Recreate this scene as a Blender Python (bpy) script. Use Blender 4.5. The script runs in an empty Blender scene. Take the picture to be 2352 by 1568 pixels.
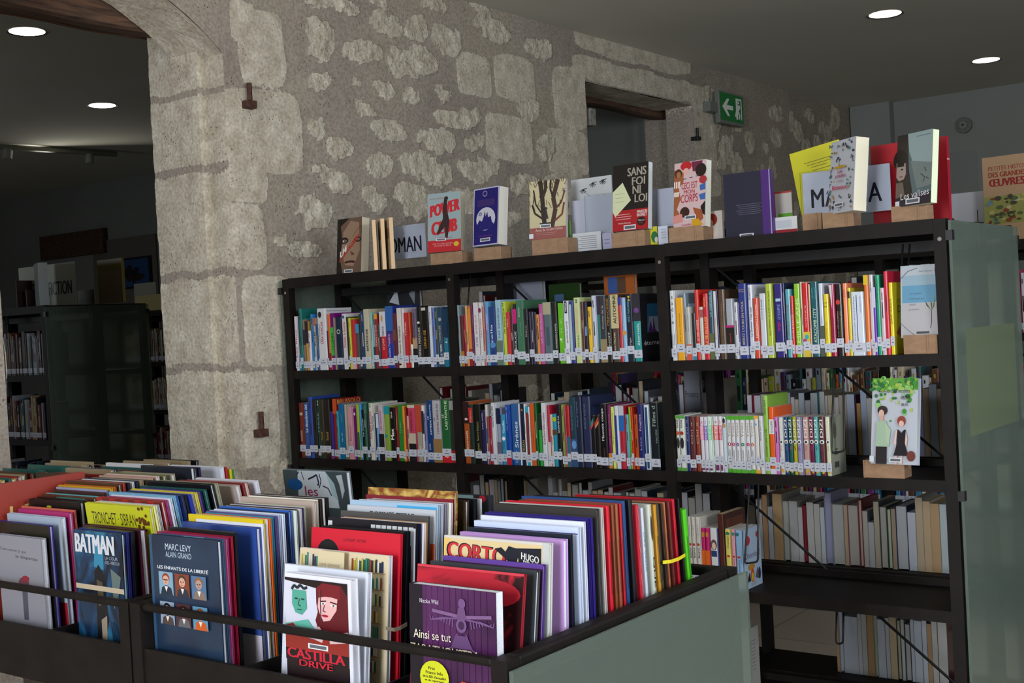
import bpy, math, random
import numpy as np
from mathutils import Vector, Matrix, noise
S = bpy.context.scene
COL = S.collection
rnd = random.Random(7)

# ------------------------------------------------------------------ camera
F_PX = 2830.0; CX, CY = 1176.0, 784.0; EYE = Vector((0.0, 0.0, 1.40))
_a = Vector((3318-CX, -(626-CY), -F_PX)).normalized()
_b = Vector((-2550-CX, -(938-CY), -F_PX)).normalized()
_s = (_a+_b).normalized(); _d = (_a-_b).normalized()
AX = (_s+_d)/math.sqrt(2); AY = (_s-_d)/math.sqrt(2); AZ = AX.cross(AY)
ROT = Matrix((AX, AY, AZ))
cam_d = bpy.data.cameras.new('camera'); cam = bpy.data.objects.new('camera', cam_d); COL.objects.link(cam)
cam_d.sensor_width = 36.0; cam_d.lens = F_PX/2352.0*36.0; cam_d.clip_start = 0.05; cam_d.clip_end = 100
M4 = ROT.to_4x4(); M4.translation = EYE; cam.matrix_world = M4
S.camera = cam
S.view_settings.view_transform = 'Standard'; S.view_settings.look = 'None'
S.view_settings.gamma = 1.0; S.view_settings.use_curve_mapping = False
S.view_settings.exposure = 0.0

def P(px, py, ax, v):
    """point of the world seen at a pixel of the photo, on the plane axis=v"""
    r = ROT @ Vector((px-CX, -(py-CY), -F_PX)); i = 'XYZ'.index(ax)
    return EYE + r*((v-EYE[i])/r[i])

# ------------------------------------------------------------------ world and daylight
w = bpy.data.worlds.new('world'); S.world = w; w.use_nodes = True
bg = w.node_tree.nodes['Background']; bg.inputs[0].default_value = (0.75, 0.85, 1.0, 1); bg.inputs[1].default_value = 0.9

def area(name, loc, aim, sx, sy, power, col, spread=150):
    l = bpy.data.lights.new(name, 'AREA'); l.shape = 'RECTANGLE'; l.size = sx; l.size_y = sy
    l.energy = power; l.color = col; l.spread = math.radians(spread)
    o = bpy.data.objects.new(name, l); COL.objects.link(o); o.location = loc
    o.rotation_euler = (Vector(aim)-Vector(loc)).to_track_quat('-Z', 'Z').to_euler()
    return o
# tall windows of the side behind the camera's right shoulder, one on the wall behind it
area('daylight_window_near', (0.9, -2.42, 1.75), (1.7, 1.5, 0.9), 1.5, 1.7, 108, (0.86, 0.92, 1.0))
area('daylight_window_middle', (3.4, -2.42, 1.75), (2.6, 2.0, 1.0), 1.3, 1.7, 50, (0.86, 0.92, 1.0))
area('daylight_window_behind', (-2.9, 0.9, 1.5), (3.0, 2.2, 0.9), 2.4, 1.6, 205, (0.90, 0.94, 1.0))
area('daylight_window_next_room', (1.0, 9.0, 1.7), (5.0, 8.0, 1.2), 1.2, 1.4, 14, (0.9, 0.95, 1.0))

# ------------------------------------------------------------------ materials
MC = {}
def lin(c):
    c = c.lstrip('#'); v = [int(c[i:i+2], 16)/255 for i in (0, 2, 4)]
    return tuple(x/12.92 if x <= .04045 else ((x+.055)/1.055)**2.4 for x in v)+(1,)
def mat(c, rough=.38, metal=0.0, spec=.5, coat=0.0):
    k = (c, rough, metal, spec, coat)
    if k in MC: return MC[k]
    m = bpy.data.materials.new('print_'+c); m.use_nodes = True; nt = m.node_tree
    b = nt.nodes['Principled BSDF']
    b.inputs['Base Color'].default_value = lin(c); b.inputs['Roughness'].default_value = rough
    b.inputs['Metallic'].default_value = metal; b.inputs['Specular IOR Level'].default_value = spec
    b.inputs['Coat Weight'].default_value = coat
    MC[k] = m; return m
def node_mat(name, c1, c2, scale=(8, 8, 8), detail=4, rough=.6, bump=0.0, bscale=60, lo=.35, hi=.65, distortion=0, c3=None, metal=0, spec=.5):
    if name in MC: return MC[name]
    m = bpy.data.materials.new(name); m.use_nodes = True; nt = m.node_tree; N = nt.nodes; L = nt.links
    b = N['Principled BSDF']; tc = N.new('ShaderNodeTexCoord'); mp = N.new('ShaderNodeMapping')
    mp.inputs['Scale'].default_value = scale; L.new(tc.outputs['Object'], mp.inputs[0])
    n = N.new('ShaderNodeTexNoise'); n.inputs['Scale'].default_value = 1; n.inputs['Detail'].default_value = detail
    n.inputs['Distortion'].default_value = distortion
    L.new(mp.outputs[0], n.inputs[0]); r = N.new('ShaderNodeValToRGB'); L.new(n.outputs[0], r.inputs[0])
    r.color_ramp.elements[0].position = lo; r.color_ramp.elements[0].color = lin(c1)
    r.color_ramp.elements[1].position = hi; r.color_ramp.elements[1].color = lin(c2)
    if c3:
        e = r.color_ramp.elements.new((lo+hi)/2); e.color = lin(c3)
    L.new(r.outputs[0], b.inputs['Base Color']); b.inputs['Roughness'].default_value = rough
    b.inputs['Metallic'].default_value = metal; b.inputs['Specular IOR Level'].default_value = spec
    if bump:
        n2 = N.new('ShaderNodeTexNoise'); n2.inputs['Scale'].default_value = bscale; n2.inputs['Detail'].default_value = 5
        L.new(tc.outputs['Object'], n2.inputs[0]); bp = N.new('ShaderNodeBump'); bp.inputs['Strength'].default_value = bump
        bp.inputs['Distance'].default_value = .01; L.new(n2.outputs[0], bp.inputs['Height']); L.new(bp.outputs[0], b.inputs['Normal'])
    MC[name] = m; return m
def paper(c='d9d6cc'):
    k = 'paper_'+c
    a = lin(c)
    return MC.get(k) or node_mat(k, c, c, (400, 400, 3), 2, .8, .25, 300)
def tint(c, f):
    c = c.lstrip('#'); return ''.join('%02x' % max(0, min(255, int(int(c[i:i+2], 16)*f))) for i in (0, 2, 4))
METAL = node_mat('dark_painted_steel', '0f0b0a', '17120f', (14, 14, 14), 3, .55, .04, 400, spec=.22)
METAL2 = node_mat('black_steel', '101012', '17171a', (20, 20, 20), 3, .45)
CARD = node_mat('cardboard', '8c6e54', '997a5e', (30, 30, 90), 3, .85, .1, 200)

def glass(name, col, rough, trans=1.0, ior=1.45):
    m = bpy.data.materials.new(name); m.use_nodes = True; b = m.node_tree.nodes['Principled BSDF']
    b.inputs['Base Color'].default_value = lin(col); b.inputs['Transmission Weight'].default_value = trans
    b.inputs['Roughness'].default_value = rough; b.inputs['IOR'].default_value = ior
    return m
def frosted():
    """etched green glass: soft transmission, a bit of surface scatter, satin gloss"""
    m = bpy.data.materials.new('frosted_green_glass'); m.use_nodes = True; nt = m.node_tree; N = nt.nodes; L = nt.links
    b = N['Principled BSDF']; b.inputs['Base Color'].default_value = lin('84958a'); b.inputs['Roughness'].default_value = .32
    g = N.new('ShaderNodeBsdfPrincipled'); g.inputs['Base Color'].default_value = lin('ccd4cc')
    g.inputs['Transmission Weight'].default_value = 1; g.inputs['Roughness'].default_value = .14; g.inputs['IOR'].default_value = 1.15
    mx = N.new('ShaderNodeMixShader'); mx.inputs[0].default_value = .72
    L.new(b.outputs[0], mx.inputs[1]); L.new(g.outputs[0], mx.inputs[2]); L.new(mx.outputs[0], N['Material Output'].inputs[0])
    return m
FROST = frosted()
ACRYL = glass('clear_acrylic', 'f2f5f5', .03, 1.0, 1.12)
def emit(name, col, s):
    m = bpy.data.materials.new(name); m.use_nodes = True; b = m.node_tree.nodes['Principled BSDF']
    b.inputs['Emission Color'].default_value = lin(col); b.inputs['Emission Strength'].default_value = s; return m

# ------------------------------------------------------------------ object helpers
def link(name, me, parent=None, loc=None, rot=None):
    o = bpy.data.objects.new(name, me); COL.objects.link(o)
    if parent is not None: o.parent = parent
    if loc is not None: o.location = loc
    if rot is not None: o.rotation_euler = rot
    return o
def tag(o, label=None, cat=None, group=None, kind=None):
    if label: o['label'] = label
    if cat: o['category'] = cat
    if group: o['group'] = group
    if kind: o['kind'] = kind
    return o
def empty(name, loc, rz=0):
    o = bpy.data.objects.new(name, None); COL.objects.link(o); o.location = loc; o.rotation_euler = (0, 0, rz)
    o.empty_display_size = .05
    return o
class MB:
    def __init__(s): s.v = []; s.f = []; s.m = []
    def quad(s, pts, m=0):
        n = len(s.v); s.v += [tuple(p) for p in pts]; s.f.append(tuple(range(n, n+len(pts)))); s.m.append(m)
    def box(s, x0, y0, z0, x1, y1, z1, m=0):
        n = len(s.v)
        s.v += [(x0,y0,z0),(x1,y0,z0),(x1,y1,z0),(x0,y1,z0),(x0,y0,z1),(x1,y0,z1),(x1,y1,z1),(x0,y1,z1)]
        for q in ((0,3,2,1),(4,5,6,7),(0,1,5,4),(1,2,6,5),(2,3,7,6),(3,0,4,7)): s.f.append(tuple(n+i for i in q)); s.m.append(m)
    def prism(s, poly, fr0, fr1, m=0):
        """polygon (u,v) extruded between two mapping functions"""
        n = len(s.v); k = len(poly)
        s.v += [tuple(fr0(*p)) for p in poly]+[tuple(fr1(*p)) for p in poly]
        s.f.append(tuple(n+i for i in range(k))[::-1]); s.m.append(m)
        s.f.append(tuple(n+k+i for i in range(k))); s.m.append(m)
        for i in range(k):
            j = (i+1) % k; s.f.append((n+i, n+j, n+k+j, n+k+i)); s.m.append(m)
    def tube(s, pts, r, m=0, seg=8):
        pts = [Vector(p) for p in pts]; n = len(s.v); up = None
        for i, p in enumerate(pts):
            d = (pts[min(i+1, len(pts)-1)]-pts[max(i-1, 0)]).normalized()
            if up is None: up = d.orthogonal().normalized()
            up = (up-d*up.dot(d)).normalized(); sd = d.cross(up)
            for k in range(seg):
                a = 2*math.pi*k/seg; s.v.append(tuple(p+(up*math.cos(a)+sd*math.sin(a))*r))
        for i in range(len(pts)-1):
            for k in range(seg):
                a = n+i*seg+k; b = n+i*seg+(k+1) % seg; s.f.append((a, b, b+seg, a+seg)); s.m.append(m)
        s.f.append(tuple(n+k for k in range(seg))[::-1]); s.m.append(m)
        s.f.append(tuple(n+(len(pts)-1)*seg+k for k in range(seg))); s.m.append(m)
    def build(s, name, mats, parent=None, loc=None, rot=None, bevel=0, smooth=False):
        me = bpy.data.meshes.new(name); me.from_pydata(s.v, [], s.f)
        if not isinstance(mats, (list, tuple)): mats = [mats]
        for m in mats: me.materials.append(m)
        me.polygons.foreach_set('material_index', s.m)
        if smooth: me.polygons.foreach_set('use_smooth', [True]*len(s.f))
        me.update()
        o = link(name, me, parent, loc, rot)
        if bevel:
            b = o.modifiers.new('bevel', 'BEVEL'); b.width = bevel; b.segments = 2; b.limit_method = 'ANGLE'
        return o
def box(name, x0, y0, z0, x1, y1, z1, m, parent=None, bevel=0, **k):
    b = MB(); b.box(x0, y0, z0, x1, y1, z1); return b.build(name, m, parent, bevel=bevel, **k)
def struct(o): o['kind'] = 'structure'; return o

# ------------------------------------------------------------------ lettering and cover art
TC = {}
def text_geo(t, bold=0.0):
    k = (t, bold)
    if k in TC: return TC[k]
    c = bpy.data.curves.new('t', 'FONT'); c.body = t; c.size = 1; c.offset = bold; c.resolution_u = 3
    o = bpy.data.objects.new('t', c); me = bpy.data.meshes.new_from_object(o)
    vs = np.array([v.co[:2] for v in me.vertices]) if len(me.vertices) else np.zeros((0, 2))
    fs = [tuple(p.vertices) for p in me.polygons]
    if len(vs):
        mn, mx = vs.min(0), vs.max(0); vs = (vs-mn)/np.maximum(mx-mn, 1e-6)
    bpy.data.objects.remove(o); bpy.data.curves.remove(c); bpy.data.meshes.remove(me)
    TC[k] = (vs, fs); return TC[k]
def frame(face, w, h, t):
    V = Vector
    return {'front': (V((0, 0, 0)), V((1, 0, 0)), V((0, 0, 1)), V((0, -1, 0)), w, h),
            'back': (V((w, t, 0)), V((-1, 0, 0)), V((0, 0, 1)), V((0, 1, 0)), w, h),
            'spine': (V((0, t, 0)), V((0, -1, 0)), V((0, 0, 1)), V((-1, 0, 0)), t, h)}[face]
def art(parent, name, fr, items, eps=.0004, rough=.38):
    """flat printed shapes in 0..1 coordinates of a face, later ones on top"""
    O, U, W, Nn, fw, fh = fr; mb = MB(); mats = []; mi = {}
    def mm(c):
        if c not in mi: mi[c] = len(mats); mats.append(MC[c] if c in MC else mat(c, rough))
        return mi[c]
    lay = 0
    for it in items:
        k = it[0]; e = eps+lay*.00008; lay += 1
        def pt(u, v): return O+U*(u*fw)+W*(v*fh)+Nn*e
        if k == 'r':
            _, x0, y0, x1, y1, c = it; mb.quad([pt(x0, y0), pt(x1, y0), pt(x1, y1), pt(x0, y1)], mm(c))
        elif k == 'p':
            mb.quad([pt(*q) for q in it[1]], mm(it[2]))
        elif k == 'l':      # stroke along points, width as part of the face width
            pts, wd, c = it[1], it[2], it[3]
            for a, b in zip(pts, pts[1:]):
                A = pt(*a); B = pt(*b); d = (B-A)
                if d.length < 1e-7: continue
                sd = d.normalized().cross(Nn)*(wd*fw/2); mb.quad([A-sd, B-sd, B+sd, A+sd], mm(c))
        elif k == 'e':
            _, cx, cy, rx, ry, c = it; n = 20
            mb.quad([pt(cx+rx*math.cos(2*math.pi*i/n), cy+ry*math.sin(2*math.pi*i/n)) for i in range(n)], mm(c))
        elif k in ('t', 'v', 'w', 'k'):   # t horizontal, v reads upwards, w reads downwards, k slanted
            _, s, cx, cy, hh, ww, c = it[:7]; bold = it[7] if len(it) > 7 else 0.0
            vs, fs = text_geo(s)
            gh = hh*fh if k in 'tk' else hh*fw          # real cap height
            b_ = bold*gh*1.1/((ww*fw) if k in 'tk' else (ww*fh))
            for dx in ((0,) if bold <= .012 else (-b_, b_) if bold < .03 else (-b_, 0, b_) if bold < .06 else (-b_, -b_/2, 0, b_/2, b_)):
                n0 = len(mb.v); e += .00001
                for (a, b) in vs:
                    a += dx
                    if k == 't': u, v = cx+(a-.5)*ww, cy+(b-.5)*hh
                    elif k == 'k': u, v = cx+(a-.5)*ww, cy+(b-.5)*hh+(a-.5)*it[8]
                    elif k == 'v': u, v = cx-(b-.5)*hh, cy+(a-.5)*ww
                    else: u, v = cx+(b-.5)*hh, cy-(a-.5)*ww
                    mb.v.append(tuple(O+U*(u*fw)+W*(v*fh)+Nn*e))
                for f in fs: mb.f.append(tuple(n0+i for i in f)); mb.m.append(mm(c))
    return mb.build(name, mats, parent)

# ------------------------------------------------------------------ a book
def book_mesh(w, h, t, cov, hard):
    c = .0022 if hard else .0006
    c = min(c, t*.3); r = min(t*.32, .006)
    out = [(w, 0)]; inn = [(w, c)]
    arc1 = [(r-r*math.sin(a), r-r*math.cos(a)) for a in (0, math.pi/6, math.pi/3, math.pi/2)]
    for (x, y) in arc1: out.append((x, y)); inn.append((max(x, c), max(y, c)))
    for (x, y) in reversed(arc1): out.append((x, t-y)); inn.append((max(x, c), t-max(y, c)))
    out.append((w, t)); inn.append((w, t-c))
    n = len(out); mb = MB()
    mb.v = [(x, y, 0) for x, y in out]+[(x, y, h) for x, y in out]+[(x, y, 0) for x, y in inn]+[(x, y, h) for x, y in inn]
    for i in range(n-1):
        j = i+1
        mb.f += [(i, i+n, j+n, j), (i+2*n, j+2*n, j+3*n, i+3*n), (i+n, i+3*n, j+3*n, j+n), (i, j, j+2*n, i+2*n)]
    mb.f += [(0, 2*n, 3*n, n), (n-1, 2*n-1, 4*n-1, 3*n-1)]
    mb.m = [0]*len(mb.f)
    return mb
PG = ['dcd9ce', 'd2cfc8', 'd8cfb8', 'cfd0d4', 'c9b494', 'dfe0e2']
def book(w, h, t, col, loc, rot=0.0, lean=0.0, roll=0.0, pages='dcd9ce', hard=False, front=None, spine=None, back=None,
         call=False, name='book', gloss=.3):
    m = MC[col] if col in MC else mat(col, gloss)
    root = book_mesh(w, h, t, col, hard).build(name, m, None, loc)
    root.matrix_world = Matrix.Translation(loc) @ Matrix.Rotation(rot, 4, 'Z') @ Matrix.Rotation(lean, 4, 'X') @ Matrix.Rotation(roll, 4, 'Y')
    c = min(.0022 if hard else .0006, t*.3); i = .0035 if hard else .0008
    box('pages', max(c, min(t*.32, .006))+.0003, c+.0001, i, w-i, t-c-.0001, h-i, paper(pages), root)
    if front: art(root, 'cover_art', frame('front', w, h, t), front)
    if back: art(root, 'back_cover_art', frame('back', w, h, t), back)
    if spine: art(root, 'spine_print', frame('spine', w, h, t), spine)
    if call:
        z0 = call if isinstance(call, float) else .012
        a = z0/h; b = (z0+.027)/h
        o = art(root, 'call_number_label', frame('spine', w, h, t),
            [('r', -.01, a, 1.01, b, 'b9bdc8'), ('r', .42, a+(b-a)*.66, .58, a+(b-a)*.76, '4a4d60'), ('r', .26, a+(b-a)*.30, .74, a+(b-a)*.40, '4a4d60')], eps=.0009)
    return root

CN = {'black': (18,18,20), 'dark grey': (60,60,64), 'grey': (130,130,134), 'white': (205,205,210), 'cream': (215,205,175), 'red': (195,35,40),
      'crimson': (160,20,60), 'maroon': (95,25,30), 'orange': (210,100,30), 'mustard': (215,165,40), 'yellow': (215,205,40), 'lime green': (140,185,45),
      'green': (40,130,50), 'dark green': (22,60,45), 'teal': (25,110,115), 'turquoise': (80,165,170), 'light blue': (120,170,205), 'blue': (30,85,160),
      'navy': (30,42,90), 'purple': (75,35,120), 'lilac': (165,130,190), 'magenta': (165,60,135), 'pink': (205,140,155), 'brown': (100,62,40),
      'tan': (175,145,110), 'olive': (95,90,50), 'salmon': (225,135,100)}
def cname(c):
    if c in ('paint_batman',): return 'blue-black'
    if len(c) != 6: return 'dark'
    try: v = [int(c[i:i+2], 16) for i in (0, 2, 4)]
    except ValueError: return 'patterned'
    return min(CN, key=lambda k: sum((a-b)**2 for a, b in zip(CN[k], v)))
ONES = ['', 'first', 'second', 'third', 'fourth', 'fifth', 'sixth', 'seventh', 'eighth', 'ninth', 'tenth', 'eleventh', 'twelfth', 'thirteenth',
        'fourteenth', 'fifteenth', 'sixteenth', 'seventeenth', 'eighteenth', 'nineteenth']
def ordinal(n):
    if n < 20: return ONES[n]
    t = {2: 'twent', 3: 'thirt', 4: 'fort', 5: 'fift', 6: 'sixt', 7: 'sevent', 8: 'eight', 9: 'ninet'}[(n//10) % 10]
    pre = 'hundred-and-' if n >= 100 else ''
    if n % 10 == 0: return pre+t+'ieth'
    return pre+t+'y-'+ONES[n % 10]
def girth(t): return 'slim ' if t < .011 else ('thick ' if t > .024 else '')
ABS = []
# ================================================================== the room
YW = 3.87                                   # face of the rubble stone wall
CEIL = P(1500, 122, 'Y', YW).z
XE = 9.95                                   # far end wall
XJ0, XJ1 = 2.27, P(521, 300, 'Y', YW).x          # first archway
YB = P(357, 420, 'X', XJ1-.03).y            # back face of the stone wall
XR = -3.0; YR = -2.5                        # walls behind the camera
plaster = node_mat('painted_plaster', 'b0afa5', 'b8b7ad', (1.2, 1.2, 1.2), 3, .9, .05, 40)
plaster2 = node_mat('grey_green_plaster', '868a86', '8e928e', (1.5, 1.5, 1.5), 3, .9, .04, 40)
ceil_m = node_mat('ceiling_paint', 'c8c6b8', 'cecbbf', (1.0, 1.0, 1.0), 2, .95)

def tiles():
    m = bpy.data.materials.new('floor_tiles'); m.use_nodes = True; N = m.node_tree.nodes; L = m.node_tree.links; b = N['Principled BSDF']
    tc = N.new('ShaderNodeTexCoord'); br = N.new('ShaderNodeTexBrick'); br.offset = 0.0
    br.inputs['Color1'].default_value = lin('bdb0a0'); br.inputs['Color2'].default_value = lin('c3b6a6'); br.inputs['Mortar'].default_value = lin('86796c')
    br.inputs['Scale'].default_value = 1; br.inputs['Mortar Size'].default_value = .003; br.inputs['Brick Width'].default_value = .6; br.inputs['Row Height'].default_value = .6
    L.new(tc.outputs['Object'], br.inputs[0]); L.new(br.outputs[0], b.inputs['Base Color']); b.inputs['Roughness'].default_value = .35; return m
struct(box('floor', XR, YR, -.1, 14, 13.5, 0, tiles()))
struct(box('ceiling', XR, YR, CEIL, 14, 13.5, CEIL+.1, ceil_m))
struct(box('wall_end', XE, YR, 0, XE+.15, YW-.01, CEIL, plaster2))
struct(box('wall_near', XR, YR-.15, 0, XE, YR, CEIL, plaster))
struct(box('wall_behind', XR-.15, YR, 0, XR, 13.5, CEIL, plaster))
struct(box('wall_next_room_end', 7.42, YB+.02, 0, 7.57, 13.5, CEIL, plaster2))
struct(box('wall_next_room_far', XR, 13.5, 0, 7.42, 13.65, CEIL, plaster2))
# shallow pilaster of the end wall next to the stone wall
a = P(2055, 300, 'X', XE)
struct(box('trim_1', XE-.10, a.y, 0, XE-.001, YW-.012, CEIL-.001, plaster2))

def stone_mat():
    m = bpy.data.materials.new('rubble_stone_and_mortar'); m.use_nodes = True; N = m.node_tree.nodes; L = m.node_tree.links; b = N['Principled BSDF']
    tc = N.new('ShaderNodeTexCoord'); at = N.new('ShaderNodeAttribute'); at.attribute_name = 'stone'
    def noi(s, d=5):
        n = N.new('ShaderNodeTexNoise'); n.inputs['Scale'].default_value = s; n.inputs['Detail'].default_value = d; L.new(tc.outputs['Object'], n.inputs[0]); return n
    def ramp(src, stops):
        r = N.new('ShaderNodeValToRGB'); L.new(src, r.inputs[0]); e = r.color_ramp.elements
        e[0].position, e[0].color = stops[0][0], lin(stops[0][1]); e[1].position, e[1].color = stops[-1][0], lin(stops[-1][1])
        for p, c in stops[1:-1]:
            x = e.new(p); x.color = lin(c)
        return r
    bk = N.new('ShaderNodeAttribute'); bk.attribute_name = 'block'
    def math(op, a, bb):
        x = N.new('ShaderNodeMath'); x.operation = op
        for i, q in enumerate((a, bb)):
            if hasattr(q, 'links'): L.new(q, x.inputs[i])
            else: x.inputs[i].default_value = q
        return x.outputs[0]
    big, mid, fine = noi(1.7, 4), noi(14, 6), noi(75, 6)
    stone = ramp(mid.outputs[0], [(.3, 'bdb19d'), (.5, 'cfc5b2'), (.7, 'dfd6c4')])
    mort = ramp(big.outputs[0], [(.35, 'a09589'), (.5, 'aba093'), (.65, 'aea391')])
    edge = math('ADD', at.outputs['Fac'], math('MULTIPLY', math('SUBTRACT', fine.outputs[0], .5), .5))
    er = N.new('ShaderNodeMapRange'); er.inputs[1].default_value = .42; er.inputs[2].default_value = .56; L.new(edge, er.inputs[0])
    mx = N.new('ShaderNodeMixRGB'); L.new(er.outputs[0], mx.inputs[0]); L.new(mort.outputs[0], mx.inputs[1]); L.new(stone.outputs[0], mx.inputs[2])
    # pits of the lime mortar
    vo = N.new('ShaderNodeTexVoronoi'); vo.inputs['Scale'].default_value = 62; L.new(tc.outputs['Object'], vo.inputs[0])
    pit = N.new('ShaderNodeMapRange'); pit.inputs[1].default_value = .12; pit.inputs[2].default_value = .2; L.new(vo.outputs['Distance'], pit.inputs[0])
    pn = N.new('ShaderNodeMapRange'); pn.inputs[1].default_value = .52; pn.inputs[2].default_value = .6; n9 = noi(9, 2); L.new(n9.outputs[0], pn.inputs[0])
    pitf = math('MAXIMUM', pit.outputs[0], math('SUBTRACT', 1.0, pn.outputs[0]))
    m2 = N.new('ShaderNodeMixRGB'); m2.blend_type = 'MULTIPLY'; m2.inputs[0].default_value = .75
    cr = ramp(pitf, [(0, '4a443c'), (1, 'ffffff')]); L.new(mx.outputs[0], m2.inputs[1]); L.new(cr.outputs[0], m2.inputs[2])
    fr = ramp(fine.outputs[0], [(.3, 'c4c4c4'), (.65, 'ffffff')]); m3 = N.new('ShaderNodeMixRGB'); m3.blend_type = 'MULTIPLY'; m3.inputs[0].default_value = .8
    L.new(m2.outputs[0], m3.inputs[1]); L.new(fr.outputs[0], m3.inputs[2]); L.new(m3.outputs[0], b.inputs['Base Color'])
    b.inputs['Roughness'].default_value = .95; b.inputs['Specular IOR Level'].default_value = .2
    rk = math('MULTIPLY', er.outputs[0], math('SUBTRACT', 1.0, math('MULTIPLY', bk.outputs['Fac'], .85)))
    mid2 = noi(26, 7)
    h = math('ADD', math('MULTIPLY', math('MULTIPLY', mid2.outputs[0], 1.6), rk), math('MULTIPLY', fine.outputs[0], .16))
    h = math('ADD', h, math('MULTIPLY', pitf, .25))
    bp = N.new('ShaderNodeBump'); bp.inputs['Strength'].default_value = .6; bp.inputs['Distance'].default_value = .02; L.new(h, bp.inputs['Height']); L.new(bp.outputs[0], b.inputs['Normal'])
    return m
STONE = stone_mat()

# stones seen in the wall: (cx, cy, rx, ry, kind) in photo pixels; kind b = squared block
ST = [(770,15,62,20,'s'),(735,92,33,48,'s'),(830,122,45,38,'s'),(735,186,30,26,'s'),(888,52,42,26,'s'),(905,135,22,38,'s'),(965,145,50,36,'s'),
(885,205,22,22,'s'),(945,215,20,25,'s'),(838,262,32,20,'s'),(895,312,42,30,'s'),(1045,268,60,28,'s'),(780,330,40,30,'s'),(1003,325,48,32,'s'),
(1090,330,24,14,'s'),(1170,318,52,52,'b'),(880,385,35,24,'s'),(980,388,62,32,'s'),(1100,388,52,26,'s'),(778,412,42,30,'s'),(860,455,30,34,'s'),
(950,462,46,40,'s'),(720,490,42,40,'s'),(700,580,35,26,'s'),(1182,180,45,52,'b'),(1088,172,38,50,'b'),(1030,90,36,30,'s'),(960,70,30,34,'s'),
(1240,104,32,26,'s'),(1130,62,42,26,'s'),(1215,250,28,26,'s'),(1255,340,30,30,'s'),(1210,425,44,30,'s'),(1085,455,40,30,'s'),(725,285,22,26,'s'),
(1005,20,34,16,'s'),(870,8,30,14,'s'),(1100,20,26,14,'s'),(1020,210,22,14,'s'),(820,205,16,14,'s'),(1045,440,24,20,'s'),(735,385,22,16,'s'),
(650,560,20,20,'s'),(1150,500,50,26,'s'),(1290,470,30,24,'s'),
(600,112,52,88,'b'),(605,300,88,92,'b'),(568,425,46,40,'b'),(566,545,44,76,'b'),(618,740,56,104,'b'),(590,965,52,110,'b'),(560,50,30,50,'b'),
(1310,225,38,70,'b'),(1305,350,46,52,'b'),(1300,450,50,45,'b'),(1462,118,122,30,'b'),(1465,185,128,26,'b'),(1620,250,34,50,'b'),(1612,345,34,48,'b'),(1620,420,36,30,'b')]
stones = []
for cx, cy, rx, ry, k in ST:
    c = P(cx, cy, 'Y', YW); ex = P(cx+rx, cy, 'Y', YW); ez = P(cx, cy-ry, 'Y', YW)
    stones.append((c.x, c.z, abs(ex.x-c.x), abs(ez.z-c.z), 2.2 if k == 's' else 6))
r2 = random.Random(3)
for i in range(150):                                    # small rubble of the far stretch, right of the doorway
    stones.append((r2.uniform(7.35, 9.9), r2.uniform(.2, CEIL-.05), r2.uniform(.05, .11), r2.uniform(.05, .09), 2.2))
for i in range(40):
    stones.append((r2.uniform(XR, 2.1), r2.uniform(.2, CEIL), r2.uniform(.06, .16), r2.uniform(.06, .12), 2.2))
for i in range(36):
    x = r2.uniform(3.4, 5.6); z = r2.uniform(.05, 1.1); stones.append((x, z, r2.uniform(.06, .16), r2.uniform(.06, .12), 2.2))
SA = np.array(stones)
def wall_disp(x, y, z, force=None):
    """stone mask and outward displacement at a point of the wall"""
    nx = noise.noise((x*5, y*5, z*5)); nz = noise.noise((x*5+9, y*5, z*5+4)); n3 = noise.noise((x*16, y*16, z*16))
    n4 = noise.noise((x*38+3, y*38, z*38))
    if force is None:
        xx = x+nx*.045+n3*.034; zz = z+nz*.045+n4*.016+n3*.02
        xb = x+nx*.016+n3*.008; zb = z+nz*.016+n4*.006; BL = SA[:, 4] > 3
        u = np.abs((np.where(BL, xb, xx)-SA[:, 0])/SA[:, 2])*np.where(BL, 1.0, 1.08); v = np.abs((np.where(BL, zb, zz)-SA[:, 1])/SA[:, 3])*np.where(BL, 1.0, 1.08)
        d = (u**SA[:, 4]+v**SA[:, 4])**(1/SA[:, 4]); i_ = int(d.argmin()); k = float(d[i_]); mask = min(1.0, max(0.0, (1.06-k)/.12)); blk = 1.0 if SA[i_, 4] > 3 else 0.0
    else: mask = force(x, y, z); blk = .8
    return mask, .004*nx+.0015*n3+mask*(.003+(.008*n3+.007*n4)*(1-.75*blk)), blk
def patch(name, us, vs, f, nrm, force=None, parent=None, fade=''):
    """grid surface: f(u, v) -> point; nrm = outward direction"""
    nu, nv = len(us), len(vs); V = []; A = []; K = []
    for v in vs:
        for u in us:
            p = Vector(f(u, v)); m, d, bl = wall_disp(p.x, p.y, p.z, force)
            if '0' in fade: d *= min(1, abs(u-us[0])/.03)
            if '1' in fade: d *= min(1, abs(u-us[-1])/.03)
            V.append(tuple(p+Vector(nrm)*d)); A.append(m); K.append(bl)
    Fc = [(j*nu+i, j*nu+i+1, (j+1)*nu+i+1, (j+1)*nu+i) for j in range(nv-1) for i in range(nu-1)]
    me = bpy.data.meshes.new(name); me.from_pydata(V, [], Fc); me.materials.append(STONE)
    at = me.attributes.new('stone', 'FLOAT', 'POINT'); at.data.foreach_set('value', A)
    at = me.attributes.new('block', 'FLOAT', 'POINT'); at.data.foreach_set('value', K)
    me.polygons.foreach_set('use_smooth', [True]*len(Fc)); me.update()
    return struct(link(name, me, parent))
def lins(a, b, step): n = max(2, int(abs(b-a)/step)+1); return [a+(b-a)*i/(n-1) for i in range(n)]
D0 = P(1348, 300, 'Y', YW).x; D1 = P(1593, 300, 'Y', YW).x; DZ = P(1348, 188, 'Y', YW).z
def arch(x): return 2.775-.80*(x-2.74)**2
FY = (0, -1, 0)
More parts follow.
